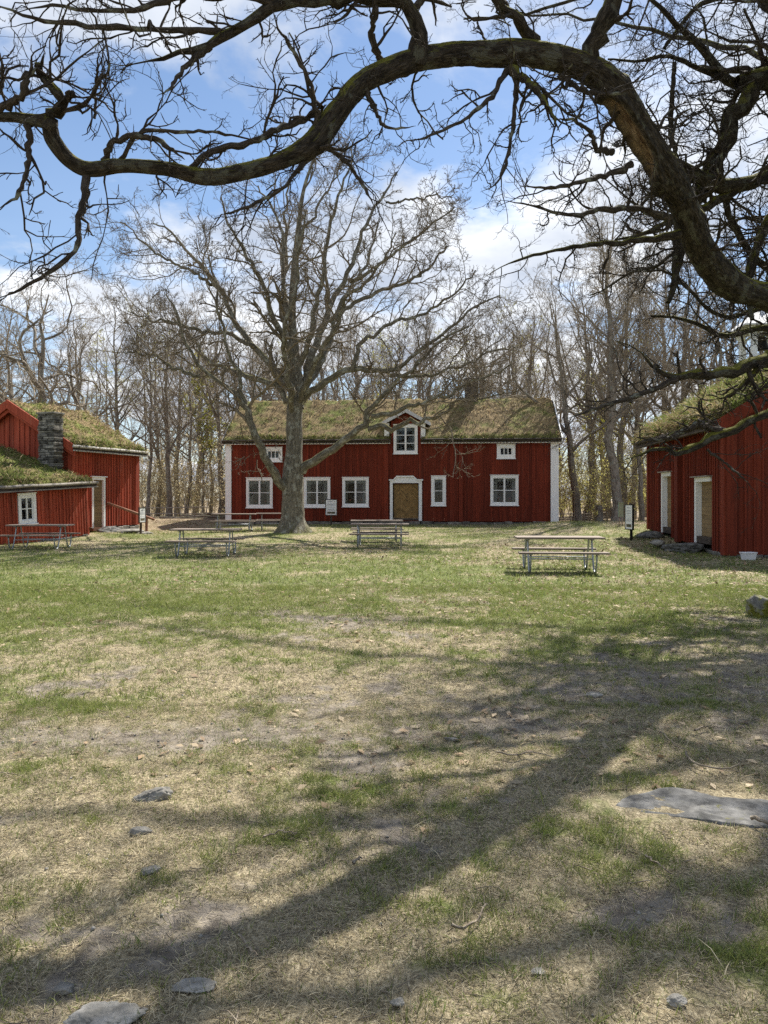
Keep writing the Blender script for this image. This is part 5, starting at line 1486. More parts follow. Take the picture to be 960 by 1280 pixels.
GRP = 'bare trees of the wood behind the houses'
protos = {
    'tall1': wild_tree(101, 17, .24, 'tall', group=GRP), 'tall2': wild_tree(102, 19, .28, 'tall', group=GRP),
    'fork1': wild_tree(103, 16, .26, 'fork', group=GRP), 'fork2': wild_tree(104, 14, .22, 'fork', group=GRP),
    'leaf1': wild_tree(105, 14, .18, 'fork', leafy=.35, group=GRP), 'slim': wild_tree(106, 12, .12, 'tall', group=GRP),
    'oak1': wild_tree(107, 12, .42, 'oak', group=GRP), 'oak2': wild_tree(108, 11, .38, 'oak', group=GRP),
    'lean': wild_tree(109, 15, .26, 'fork', lean=-.13, group=GRP),
    'leafslim': wild_tree(110, 9, .09, 'tall', leafy=.5, group=GRP),
}
KIND = {'tall1': 'tall straight bare tree', 'tall2': 'tall straight bare tree', 'fork1': 'forked bare tree', 'fork2': 'forked bare tree', 'leaf1': 'freshly leafing tree', 'slim': 'slim bare tree', 'oak1': 'crooked bare oak', 'oak2': 'crooked bare oak', 'lean': 'leaning bare tree', 'leafslim': 'slim leafing young tree'}
ORD = ['leftmost', 'second', 'third', 'fourth', 'fifth', 'sixth', 'seventh', 'eighth', 'ninth', 'tenth', 'eleventh', 'twelfth', 'thirteenth', 'fourteenth', 'fifteenth', 'sixteenth', 'seventeenth', 'eighteenth', 'nineteenth', 'twentieth']
# (trunk px, distance, kind, scale)
FOREST = [
    # behind the left cottage
    (-60, 47, 'oak2', 1.15), (52, 44, 'oak1', 1.12), (118, 47, 'oak2', .98), (148, 56, 'tall1', .95), (92, 62, 'fork1', 1.05), (20, 60, 'tall2', .95), (-20, 70, 'fork1', 1.1), (135, 70, 'leaf1', 1.1),
    # gap on the left
    (186, 46, 'slim', 1.0), (196, 58, 'leaf1', 1.0), (211, 47, 'fork2', .85), (222, 64, 'tall1', 1.0), (232, 50, 'slim', 1.05), (243, 70, 'fork1', 1.05), (253, 54, 'leafslim', 1.15), (262, 60, 'slim', 1.1), (277, 50, 'fork2', .95),
    # above the longhouse roof
    (296, 62, 'fork1', .95), (318, 70, 'tall1', 1.0), (342, 58, 'fork2', 1.05), (364, 74, 'leaf1', 1.15), (388, 60, 'tall2', .82), (402, 52, 'fork1', .85), (424, 68, 'fork1', 1.0), (446, 56, 'oak1', 1.05), (468, 72, 'tall1', 1.0), (490, 60, 'leaf1', 1.0), (512, 55, 'fork2', 1.0), (530, 68, 'tall2', .9), (552, 58, 'oak2', 1.1), (574, 72, 'leaf1', 1.1), (592, 60, 'fork1', .85), (615, 54, 'fork2', .95), (632, 66, 'tall1', .9), (652, 58, 'oak2', 1.1), (672, 70, 'fork1', 1.0), (306, 54, 'oak2', 1.0), (354, 66, 'oak1', 1.25), (456, 66, 'fork2', 1.2), (500, 70, 'oak1', 1.3), (604, 66, 'oak1', 1.3), (642, 70, 'leaf1', 1.2), (663, 54, 'fork1', .95), 
    # gap on the right
    (703, 62, 'slim', 1.1), (722, 42, 'lean', .86), (731, 47, 'fork1', .93), (743, 58, 'leafslim', 1.2), (753, 62, 'tall1', 1.0), (762, 52, 'tall2', 1.0), (771, 40, 'tall2', .92), (779, 46, 'tall1', 1.0), (790, 49, 'fork2', 1.0), (801, 42, 'slim', 1.15), (808, 56, 'leaf1', 1.0),
    # behind the right storehouse
    (828, 52, 'tall2', 1.0), (850, 46, 'fork1', 1.0), (876, 58, 'tall1', 1.1), (900, 44, 'oak1', 1.05), (924, 52, 'fork1', 1.1), (948, 42, 'fork2', 1.1), (985, 50, 'tall2', 1.0), (1030, 44, 'oak2', 1.15),
]
ZONES = [(-999, 165, 'behind the left cottage'), (165, 287, 'in the left gap'), (287, 690, 'rising behind the longhouse roof'), (690, 815, 'in the right gap'), (815, 9999, 'behind the right storehouse')]
used = set()
rs = np.random.default_rng(77)
for lo, hi, where in ZONES:
    zone = sorted([f_ for f_ in FOREST if lo <= f_[0] < hi])
    cnt = {}
    for px, Y, kind, s_ in zone:
        kd = KIND[kind]; cnt[kd] = cnt.get(kd, 0) + 1
    seen = {}
    for px, Y, kind, s_ in zone:
        kd = KIND[kind]; i_ = seen.get(kd, 0); seen[kd] = i_ + 1
        if cnt[kd] == 1: lab = f'{kd} {where}'
        else: lab = f'{kd} {where}, {ORD[i_]} of {cnt[kd]} from the left' if i_ else f'{kd} {where}, leftmost of {cnt[kd]}'
        if kind in used: o = dup(protos[kind], lab)
        else: o = protos[kind]; used.add(kind); o['label'] = lab
        x_ = (px - CX) / F * Y
        o.location = (x_, Y, float(hgt(x_, Y))); o.scale = (s_ * 1.06,) * 3
        o.rotation_euler = (0, 0, rs.uniform(0, 6.28) if kind != 'lean' else 0.2)

# far wood and undergrowth: masses nobody could count
rs = np.random.default_rng(88)


def mass(name, n, yr, xr, H, mat, thick, k1=10, seed=0, leaf=0.0, leafcol=(.33, .34, .07), skip=None, label=None):
    x_ = rs.uniform(*xr, n); Y_ = rs.uniform(*yr, n); x_ = x_ * Y_
    if skip is not None:
        m_ = ~skip(x_, Y_); x_, Y_ = x_[m_], Y_[m_]
    n = len(x_); hh = rs.uniform(*H, n) * rs.uniform(.7, 1.1, n)
    m = 9; zs = np.linspace(0, 1, m)[None] * hh[:, None]
    d = rs.normal(size=(n, 2)) * .16
    wob = np.cumsum(rs.normal(size=(n, m, 2)) * (hh * .012)[:, None, None], axis=1)
    P = np.stack([x_[:, None] + d[:, :1] * zs + wob[..., 0], Y_[:, None] + d[:, 1:] * zs + wob[..., 1], hgt(x_, Y_)[:, None] + zs - .1], -1)
    rad = (thick * hh)[:, None] * np.linspace(1, .15, m)[None]
    acc = Acc(); acc.add(*tubes(P, rad, 4))
    P1, R1 = grow(rs, P, rad, k1, .15, 1.0, (.25, .5), (25, 60), 6, .2, .08, (.4, .65), .010, .3)
    acc.add(*tubes(P1, R1, 3))
    P2, R2 = grow(rs, P1, R1, 6, .15, 1.0, (.3, .6), (25, 65), 4, .25, .05, (.5, .7), .008, .5)
    acc.add(*tubes(P2, R2, 3))
    P3_, R3 = grow(rs, P2, R2, 3, .2, 1.0, (.4, .7), (25, 65), 3, .25, .03, (.6, .8), .0075, .6)
    acc.add(*tubes(P3_, R3, 3))
    o = acc.build(name, mat, None, False)
    tag(o, label, 'wood' if 'wood' in name else 'undergrowth', None, 'stuff')
    if leaf:
        tips = P3_[rs.random(len(P3_)) < leaf][:, 1:].reshape(-1, 3)
        k = rs.random((len(tips), 1)); col = np.asarray(leafcol) * (.65 + .6 * k)
        V, Q, C = leaf_quads(rs, tips, None, (.05, .12), np.concatenate([col, np.ones((len(col), 1))], 1))
        mk('foliage', V, Q, None, FRESH, o, False, {'Col': C})
    return o


in_house = lambda x, y: (np.abs(x - .4) < 9.6) & (y < 49)
mass('far_wood', 110, (-70, -26), (-1.3, 1.3), (9, 15), WOODTWIG, .009, 10, label='unseen bare wood behind the viewer, added for the window panes to reflect')  # unseen trees added so the panes mirror them instead of bright sky
mass('far_wood', 170, (72, 125), (-.62, .62), (10, 18), WOODTWIG, .006, 13, leaf=.05, label='far mass of bare grey-brown wood closing the view behind the houses')
mass('undergrowth', 210, (46, 74), (-.42, -.17), (1.6, 6), BRUSH, .005, 9, leaf=.42, leafcol=(.66, .57, .34), skip=in_house, label='tawny bare brush with a few new leaves between the left trunks')
mass('undergrowth', 180, (40, 72), (.2, .40), (1.4, 6), BRUSH, .005, 9, leaf=.5, leafcol=(.64, .60, .20), skip=in_house, label='tawny brush with yellow-green new leaves between the right trunks')
mass('undergrowth', 60, (50, 72), (-.62, .62), (2, 6), BRUSH, .006, 9, leaf=.25, leafcol=(.5, .48, .15), skip=in_house, label='low bare brush under the wood behind the houses')

# ------------------------------------------------------------------ picnic tables
def make_table(label):
    t = thing('picnic_table', label, 'picnic table', (0, 0, 0), 0, 'picnic tables on the lawn')
    L_ = .93
    tb = MB()
    for k in range(4): tb.box(-L_, L_, -.37 + k * .186, -.37 + k * .186 + .178, .715, .755)
    tb.build('tabletop', TABLEWOOD, t, bevel=.005)
    for sg in (-1, 1):
        s_ = MB(); s_.box(-L_, L_, sg * .70 - .135, sg * .70 - .005, .425, .463); s_.box(-L_, L_, sg * .70 + .005, sg * .70 + .135, .425, .463)
        s_.build('seat', TABLEWOOD, t, bevel=.005)
    for ex_ in (-.68, .68):
        for sg in (-1, 1):
            lg = MB()
            path = np.array([(.16, .70), (.20, .55), (.27, .35), (.36, .14), (.42, .05), (.50, .025), (.58, .05), (.65, .14), (.69, .28), (.70, .41)])
            q = resample(np.concatenate([path, np.zeros((len(path), 1))], 1), 22)
            lg.tube([(ex_, sg * a, b_) for a, b_, _ in q], .021, 8)
            lg.box(ex_ - .03, ex_ + .03, sg * .60 if sg > 0 else -.80, sg * .80 if sg > 0 else -.60, .408, .424)
            lg.build('leg', STEEL, t, True)
    br = MB()
    for ex_ in (-.68, .68): br.box(ex_ - .025, ex_ + .025, -.33, .33, .69, .713)
    br.tube([(-.68, .30, .29), (.68, .30, .29)], .016, 6); br.tube([(-.68, -.30, .29), (.68, -.30, .29)], .016, 6)
    br.build('brace', STEEL, t, True)
    return t


TABLES = [
    (698, 16.7, -4, 'picnic table alone on the right lawn, nearest to the view'),
    (258, 21.2, 1, 'picnic table on the left lawn with curved steel legs and a dark shadow below'),
    (475, 24.7, -2, 'front one of the two picnic tables before the ochre door'),
    (471, 27.4, 1, 'rear one of the two picnic tables before the ochre door'),
    (293, 33.0, 4, 'picnic table near the left white corner board of the longhouse'),
    (347, 33.6, 8, 'picnic table half hidden behind the big tree trunk'),
    (51, 24.0, 2, 'picnic table beside the red wing of the left cottage'),
]
tproto = None
for i_, (px, Y, a_, lab) in enumerate(TABLES):
    if tproto is None: o = tproto = make_table(lab)
    else: o = dup(tproto, lab)
    x_ = (px - CX) / F * Y
    o.location = (x_, Y, float(hgt(x_, Y)) - .01); o.rotation_euler = (0, 0, R(a_))

# ------------------------------------------------------------------ signs
def info_board(px, Y, rot, w, h, zbot, label, frame, photo=True, tilt=0):
    x_ = (px - CX) / F * Y; g = float(hgt(x_, Y))
    t = thing('info_sign', label, 'sign', (x_, Y, g), rot)
    bd = MB(); bd.box(-w / 2, w / 2, -.02, .02, zbot, zbot + h)
    bd.box(-w / 2 - .03, -w / 2, -.035, .025, zbot - .03, zbot + h + .03); bd.box(w / 2, w / 2 + .03, -.035, .025, zbot - .03, zbot + h + .03)
    bd.box(-w / 2, w / 2, -.035, .025, zbot - .03, zbot); bd.box(-w / 2, w / 2, -.035, .025, zbot + h, zbot + h + .03)
    bd.build('board', frame, t)
    sh = MB(); sh.box(-w / 2 + .004, w / 2 - .004, -.026, -.022, zbot + .004, zbot + h - .004); sh = sh.build('sheet', SIGNWHITE, t)
    pr = MB(); z_ = zbot + h - .09
    pr.box(-w * .3, w * .12, -.0285, -.0275, z_ - .012, z_ + .014); pr.box(w * .26, w * .34, -.0285, -.0275, z_ - .02, z_ + .02)
    z_ -= .09
    while z_ > zbot + .2:
        if rng.random() > .22:
            xx = -w * .36
            while xx < w * .33:
                ww_ = rng.uniform(.02, .07); pr.box(xx, min(xx + ww_, w * .36), -.0285, -.0275, z_, z_ + .011); xx += ww_ + .012
        z_ -= .027
    pr.build('print', INK, sh)
    if photo:
        ph = MB(); ph.box(-w * .37, w * .37, -.0285, -.0275, zbot + .06, zbot + .16); ph.build('picture', PHOTO, sh)
    ps = MB(); ps.box(-.04, .04, .022, .09, -.1, zbot + h * .7); ps.build('post', frame, t)
    return t


info_board(414, 38.6, R(3), .54, .76, .52, 'white info board on a post between the two windows right of the big tree', DARKWOOD)
info_board(177.5, 31.6, R(76), .42, .58, .50, 'white info board on a dark post at the corner of the left cottage', DARKWOOD)
info_board(787, 25.2, R(-85), .55, .78, .38, 'black framed info board on a black post beside the right storehouse', BLACK)
x_ = (776 - CX) / F * 31
gp = thing('green_panel_stand', 'grey-green panel on two pale stakes behind the black framed info board', 'panel', (x_, 31, float(hgt(x_, 31))), R(10))
q = MB(); q.box(-.10, .10, -.03, .03, .36, .92); q.box(-.11, .11, -.045, .045, .922, .95); q.build('panel', GREENPANEL, gp)
for dx in (-.06, .05):
    q = MB(); q.tube([(dx * 1.4, 0, -.05), (dx, .0, .36)], .022, 6); q.build('leg', DRYSTICK, gp, True)

# ------------------------------------------------------------------ steps, handrail, tub
def slab(name, label, cat, x, y, w, d, z0, z1, rot, mat, seed):
    o = rock(name, (x, y, (z0 + z1) / 2), (w, d, (z1 - z0)), mat, seed, flat=.72, sub=4, rotz=rot)
    return tag(o, label, cat, 'stone doorsteps')


def on_wall(Fc, s, out, z=0): return Fc.O[0] + Fc.u[0] * s + Fc.u[1] * out, Fc.O[1] + Fc.u[1] * s - Fc.u[0] * out


a, b2 = on_wall(RF_, (nd[0] + nd[1]) / 2, .55)
slab('doorstep_stone', 'flat mossy stone step below the nearer storehouse door', 'stone', a, b2, 1.7, 1.2, -.10, .34, RF_.rot, SLATE, 41)
a, b2 = on_wall(RF_, (fd[0] + fd[1]) / 2, .55)
slab('doorstep_stone', 'dark stone slab step below the farther storehouse door', 'stone', a, b2, 1.3, 1.1, .10, .52, RF_.rot, SLATE, 42)
a, b2 = on_wall(RF_, (nd[0] + nd[1]) / 2 - .9, 1.1)
slab('doorstep_stone', 'low pale stone lying between the two storehouse doors', 'stone', a, b2, .7, .4, .1, .36, RF_.rot + .3, STONE, 43)
mid = (dq2[0] + dq2[1]) / 2
a, b2 = on_wall(LF, mid + .15, .42)
slab('doorstep_stone', 'uppermost dark stone slab right below the tan cottage door', 'stone', a, b2, 1.5, .85, .0, .50, LF.rot, SLATE, 44)
a, b2 = on_wall(LF, mid + .65, .85)
slab('doorstep_stone', 'wide cracked middle stone step in front of the cottage door', 'stone', a, b2, 2.3, 1.0, -.05, .36, LF.rot + .08, STONE, 45)
a, b2 = on_wall(LF, mid + 1.45, 1.25)
slab('doorstep_stone', 'low pale stone step right of the cottage door, beneath the handrail', 'stone', a, b2, 1.5, .8, -.1, .20, LF.rot + .2, STONE_PALE, 46)
hr = thing('handrail', 'reddish brown wooden handrail beside the cottage door steps', 'handrail', (*on_wall(LF, 0, 0), 0), LF.rot)
q = MB()
h0 = (dq2[1] + .02, -.12, dq2[2] + .98); h1 = (LL - .35, -1.15, .66)
ra = MB(); ra.tube([h0, h1], .055, 8); ra.build('rail', BROWNRAIL, hr, True)
po = MB(); tq = .83; pp = np.array(h0) * (1 - tq) + np.array(h1) * tq; po.box(pp[0] - .04, pp[0] + .04, pp[1] - .04, pp[1] + .04, -.1, pp[2] + .02); po.build('post', BROWNRAIL, hr)

tub = thing('plastic_tub', 'small white plastic tub on the grass by the storehouse corner', 'tub', ((935.5 - CX) / F * 19.7, 19.7, float(hgt(9.35, 19.7))), R(8))
q = MB(); wb, wt, hb = .135, .165, .19
V = []
for (w_, z_) in ((wb, 0), (wt, hb)):
    V += [(-w_, -w_ * .7, z_), (w_, -w_ * .7, z_), (w_, w_ * .7, z_), (-w_, w_ * .7, z_)]
for (w_, z_) in ((wt - .008, hb), (wb - .008, .008)):
    V += [(-w_, -w_ * .7, z_), (w_, -w_ * .7, z_), (w_, w_ * .7, z_), (-w_, w_ * .7, z_)]
fs = [(0, 3, 2, 1)]
for a_, b_ in ((0, 4), (4, 8), (8, 12)):
    for i_ in range(4): fs.append((a_ + i_, a_ + (i_ + 1) % 4, b_ + (i_ + 1) % 4, b_ + i_))
fs.append((12, 13, 14, 15)); q.add(V, fs); q.build('body', PLASTIC, tub, bevel=.006)
q = MB(); e = wt + .014
q.box(-e, e, -e * .72, -wt * .7, hb - .022, hb + .006); q.box(-e, e, wt * .7, e * .72, hb - .022, hb + .006); q.box(-e, -wt, -wt * .7, wt * .7, hb - .022, hb + .006); q.box(wt, e, -wt * .7, wt * .7, hb - .022, hb + .006)
q.box(wt + .016, wt + .05, -.05, .05, hb - .02, hb + .0)
q.build('rim', PLASTIC, tub, bevel=.004)

# ------------------------------------------------------------------ stones and sticks on the grass
def stone_at(px, py, w, d, h, mat, seed, label, rot=0, flat=.8, sink=.35, rough_=.3):
    Y = F * EYE / (py - HY); x_ = (px - CX) / F * Y
    o = rock('stone', (x_, Y, float(hgt(x_, Y)) + h * (.5 - sink)), (w, d, h), mat, seed, flat=flat, rotz=rot, rough_=rough_, sub=5)
    return tag(o, label, 'stone', 'stones in the grass')


OUT = [(763, 1008), (770, 999), (785, 992), (805, 988), (832, 986), (862, 989), (890, 994), (925, 998), (965, 1001), (1005, 1010), (1012, 1028), (965, 1034), (925, 1033), (880, 1027), (830, 1022), (785, 1017)]
og = np.array([((px - CX) / (py - HY) * EYE, F * EYE / (py - HY)) for px, py in OUT]); oc = og.mean(0)
og = og + (rng.random(og.shape) - .5) * .03
og = resample(np.concatenate([np.concatenate([og, og[:1]]), np.zeros((len(og) + 1, 1))], 1), 121)[:-1, :2]
rings = np.concatenate([np.linspace(0.02, .92, 22), [.96, .99, 1.01, 1.02]])
SV = np.concatenate([oc + (og - oc) * r_ for r_ in rings]); rr_ = np.repeat(rings, 120)
sz = -.004 + .065 * (fbm2(SV[:, 0], SV[:, 1] * 2, 1.8, 5, 3.0, .6) - .5) + .025 * np.abs(fbm2(SV[:, 0] + SV[:, 1] * .4, SV[:, 1] * 3, 2.5, 3, 8.0) - .5) + .012 * fbm2(SV[:, 0], SV[:, 1], 14, 3, 5.0)
sz = np.where(rr_ > .93, sz - (rr_ - .93) * .9, sz)
i_ = np.arange(len(rings) - 1)[:, None] * 120; j_ = np.arange(120)[None]; j2_ = (j_ + 1) % 120
SQ = np.stack([i_ + j_, i_ + 120 + j_, i_ + 120 + j2_, i_ + j2_], -1).reshape(-1, 4)
o = mk('stone', np.concatenate([SV - oc, (sz)[:, None]], 1), SQ[:, ::-1], None, SLATE, None, True)
o.location = (oc[0], oc[1], 0)
tag(o, 'large flat dark bedrock slab in the grass at the right edge', 'stone', 'stones in the grass')
stone_at(955, 771, .64, .50, .40, MOSSROCK, 52, 'rounded mossy boulder half out of view on the right lawn', .4, 1.0, .22)
stone_at(192, 1000, .22, .10, .10, STONE, 53, 'wedge-shaped grey stone standing up from the left foreground grass', .5, .9, .3)
stone_at(243, 1236, .14, .09, .03, STONE_PALE, 54, 'thin pale flat stone near the bottom left edge', .1, .6, .25)
stone_at(132, 1282, .25, .17, .08, STONE_PALE, 55, 'pale rounded stone cut by the bottom edge of the view', .2, .8, .3)
stone_at(175, 1042, .12, .07, .05, STONE, 56, 'small grey stone below the wedge-shaped stone', .2, .8, .25)
stone_at(188, 1090, .10, .06, .035, STONE, 57, 'small flat bluish stone in dry grass left of the middle', .7, .7, .25)
stone_at(741, 870, .17, .10, .05, STONE_PALE, 58, 'lone pale stone on the shaded grass right of the middle', .1, .7, .25)
stone_at(497, 1257, .05, .04, .03, STONE_PALE, 59, 'white pebble at the bottom middle', .1, .9, .2)
stone_at(565, 925, .11, .06, .03, STONE, 60, 'thin grey stone flat in the soil near the centre', -.2, .7, .2)
stone_at(846, 1254, .07, .05, .03, STONE_PALE, 61, 'tan pebble in the dry grass at the lower right', .3, .8, .2)
stone_at(672, 1218, .05, .04, .025, STONE_PALE, 62, 'small white stone chip left of the tan pebble', .3, .8, .2)
stone_at(80, 1238, .09, .06, .03, STONE, 63, 'small grey stone above the bottom left boulder', .3, .8, .25)


def stick(pts, r, label, bend=.03):
    P = []
    for px, py in pts:
        Y = F * EYE / (py - HY); x_ = (px - CX) / F * Y
        P.append((x_, Y, float(hgt(x_, Y)) + .022 + rng.uniform(0, .02)))
    P = resample(np.array([[*p, 0] for p in P]), 10)[:, :3]; P += rng.normal(size=P.shape) * .004
    c0 = P[0].copy(); a_ = Acc(); rr = np.linspace(r, r * .45, 10)
    a_.add(*tube1(P - c0, rr, 6))
    P1, R1 = grow(rng, (P - c0)[None], rr[None], 2, .3, .9, (.2, .45), (20, 50), 5, .15, .0, (.5, .7), .0018, .5)
    a_.add(*tubes(P1, R1, 4))
    o = a_.build('stick', DRYSTICK, None, True); o.location = c0
    return tag(o, label, 'stick', 'fallen sticks')


stick([(563, 1170), (585, 1166), (600, 1152), (608, 1139)], .0065, 'pale bent stick on shaded ground at the lower middle')
stick([(783, 874), (806, 881), (828, 883)], .006, 'thin stick beside the lone pale stone')
stick([(868, 918), (885, 912), (908, 915)], .007, 'dark stick on the shaded grass at the right')
stick([(826, 918), (840, 932), (856, 940)], .006, 'short slanting stick left of the dark right-hand stick')
stick([(620, 945), (640, 948), (664, 946), (690, 950)], .006, 'long straight stick lying crosswise near the centre')
stick([(855, 945), (870, 962), (905, 966), (925, 958)], .007, 'crooked stick just above the flat bedrock slab')
stick([(722, 940), (732, 950), (738, 958)], .006, 'short dark stick between the centre and the bedrock slab')
stick([(440, 1090), (452, 1078)], .008, 'pale wood chip upright in the sunlit dry grass')
stick([(330, 1055), (350, 1050), (372, 1052)], .005, 'thin brown stick left of the pale wood chip')
stick([(300, 1180), (312, 1196), (320, 1208)], .006, 'short brown stick beside a green tuft at the lower left')
stick([(808, 1078), (820, 1090), (838, 1098)], .006, 'dark broken stick below the bedrock slab')
stick([(940, 1030), (955, 1036), (985, 1034)], .011, 'thick bleached stick at the corner of the bedrock slab')

# ------------------------------------------------------------------ round-pole fences and logs in the background
def pole_fence(name, pA, pB, label, h, npost, rails, mat, zoff=0.0, slant=0.0):
    A, B2 = np.array(pA, float), np.array(pB, float); Ln = np.linalg.norm(B2 - A); u_ = (B2 - A) / Ln
    g0 = float(hgt(*A))
    t = thing(name, label, 'fence', (A[0], A[1], g0), math.atan2(u_[1], u_[0]))
    gz0 = lambda s: float(hgt(*(A + u_ * s))) - g0
    for k in range(npost):
        s_ = Ln * k / (npost - 1); q = MB()
        q.tube([(s_, -.06, gz0(s_) - .1), (s_ + rng.uniform(-.12, .12), -.05, gz0(s_) + h * rng.uniform(.85, 1.5))], [.03, .022], 6)
        q.build('post', mat, t, True)
    for k in range(rails):
        z_ = h * (k + .6) / rails
        q = MB(); q.tube([(-.1, rng.uniform(-.03, .03), gz0(0) + z_ + rng.uniform(-.05, .05)), (Ln * .5, .0, gz0(Ln / 2) + z_ + slant + rng.uniform(-.03, .03)), (Ln + .1, rng.uniform(-.03, .03), gz0(Ln) + z_ + rng.uniform(-.05, .05))], .03, 6)
        q.build('rail', mat, t, True)
    return t


pole_fence('pole_fence', (9.2, 41.0), (12.6, 43.5), 'low weathered round-pole fence between the longhouse corner and the right trunks', .55, 5, 4, DRYSTICK)
pole_fence('pole_fence', (-15.5, 45.5), (-10.4, 45.0), 'thin grey rail fence behind the left cottage', .75, 5, 2, GREYWOOD)
q = rs
for k, (p0, p1, r_, lab) in enumerate([((-12.6, 43.2), (-8.2, 43.6), .10, 'long dark log at the front of the heap left of the longhouse'), ((-11.6, 43.7), (-7.6, 44.0), .09, 'dark log lying slanted on the heap left of the longhouse'), ((-10.8, 44.3), (-7.9, 44.2), .08, 'short dark log at the back of the heap left of the longhouse'), ((-9.9, 43.0), (-8.4, 43.2), .07, 'thin dark log nearest to the longhouse corner')]):
    A = np.array([*p0, float(hgt(*p0)) + .06 + k * .09]); B2 = np.array([*p1, float(hgt(*p1)) + .18 + k * .10])
    P = np.linspace(A, B2, 10) + rng.normal(size=(10, 3)) * .02
    a_ = Acc(); a_.add(*tube1(P - A, np.linspace(r_, r_ * .75, 10), 10)); o = a_.build('log', WOODBARK, None, True); o.location = A
    tag(o, lab, 'log', 'logs left of the longhouse')
stump = thing('tree_stump', 'short dark tree stump among the right trunks behind the pole fence', 'stump', (11.9, 42.6, float(hgt(11.9, 42.6))))
a_ = Acc(); a_.add(*tube1(np.array([[0, 0, -.1], [0, 0, .15], [0, 0, .8], [.02, 0, .95], [.02, 0, .96]]), np.array([.34, .27, .22, .18, .01]), 12)); a_.build('trunk', WOODBARK, stump, True)

# ------------------------------------------------------------------ grass and litter (masses)
rs = np.random.default_rng(123)


def scatter(n, y0, y1, k=.56):
    """points spread evenly over the screen-wedge the lawn fills"""
    u_ = rs.random(n); y_ = np.sqrt(y0 * y0 + u_ * (y1 * y1 - y0 * y0)); w_ = k * y_ + .3
    x_ = (rs.random(n) * 2 - 1) * w_
    m_ = int(n * .38)                                       # a wider, thinner margin on both sides
    ye = np.sqrt(max(y0 - .8, .6) ** 2 + rs.random(m_) * (y1 * y1 - max(y0 - .8, .6) ** 2))
    xe = np.sign(rs.random(m_) - .5) * (k * ye + .25 + rs.random(m_) ** 1.2 * 3.2)
    return np.concatenate([x_, xe]), np.concatenate([y_, ye])


def clear_of(x, y):
    ok = ~((np.abs(x - .3) < 8.9) & (y > 39.0))
    for Fc, Ln, Dp in ((RF_, RL, RD),):
        s_ = (x - Fc.O[0]) * Fc.u[0] + (y - Fc.O[1]) * Fc.u[1]; o_ = (x - Fc.O[0]) * Fc.u[1] - (y - Fc.O[1]) * Fc.u[0]
        ok &= ~((s_ > -.1) & (s_ < Ln + .1) & (o_ < .0) & (o_ > -Dp))
    s_ = (x - LF.O[0]) * LF.u[0] + (y - LF.O[1]) * LF.u[1]; o_ = (x - LF.O[0]) * LF.u[1] - (y - LF.O[1]) * LF.u[0]
    ok &= ~((s_ > -7) & (s_ < 0) & (o_ < .86)); ok &= ~((s_ >= 0) & (s_ < LL) & (o_ < 0))
    return ok & ~((((x - oc[0]) / .62) ** 2 + ((y - oc[1] - .0) / .24) ** 2) < 1)


def ground_z(x, y):
    d0 = np.hypot(x, y); s_, _, _ = masks(x, y)
    return hgt(x, y) + (0.035 * (fbm2(x, y, 1.6, 4, 31.0) - .5) + 0.014 * (fbm2(x, y, 9, 3, 41.0) - .5)) * (1 - sm(d0, 12, 25)) - .012 * s_


def grass(name, n, y0, y1, ln, wd_, lie, label, dens_noise=True):
    x_, y_ = scatter(n, y0, y1); n = len(x_)
    s_, g_, w_ = masks(x_, y_)
    cl = fbm2(x_, y_, 11.0, 3, 61.0)
    keep = (rs.random(n) < (1 - .85 * s_) * (1 - w_ * .7) * (.25 + .95 * sm(cl, .36, .6))) & clear_of(x_, y_)
    x_, y_, s_, g_ = x_[keep], y_[keep], s_[keep], g_[keep]; n = len(x_)
    isg = rs.random(n) < (.06 + .80 * g_)
    k = rs.random((n, 1))
    st_ = np.array([.55, .475, .325]) * (.35 + .95 * k); gn = np.array([.165, .205, .062]) * (.7 + .7 * k) + np.array([.08, .055, .01]) * rs.random((n, 1))
    col = np.where(isg[:, None], gn, st_); col = np.concatenate([col, np.ones((n, 1))], 1)
    az = rs.uniform(0, 6.28, n); el = np.where(isg, rs.uniform(.5, 1.35, n), rs.uniform(.02, lie, n))
    d = np.stack([np.cos(az) * np.cos(el), np.sin(az) * np.cos(el), np.sin(el)], -1)
    le = rs.uniform(*ln, n) * np.where(isg, .8 + .5 * g_, 1.0)
    pos = np.stack([x_, y_, ground_z(x_, y_) - .002], -1)
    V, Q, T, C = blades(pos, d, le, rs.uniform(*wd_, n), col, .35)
    V[:, 2] = np.maximum(V[:, 2], np.repeat(pos[:, 2], 5) + .001)
    return tag(mk(name, V, Q, T, BLADE, None, False, {'Col': C}), label, 'grass', None, 'stuff')


grass('grass', 470000, 1.9, 6.0, (.015, .06), (.0007, .0019), .6, 'dry straw-coloured and green trampled grass in the foreground')
grass('grass', 320000, 6.0, 14.0, (.025, .07), (.0018, .0036), .6, 'patchy dry and green grass in the middle of the yard')
grass('grass', 230000, 14.0, 41.0, (.04, .10), (.004, .008), .7, 'greener short lawn around the picnic tables and houses')
grass('grass', 9000, 2.0, 16.0, (.06, .13), (.0012, .0028), .9, 'taller scattered tufts of grass in the yard')

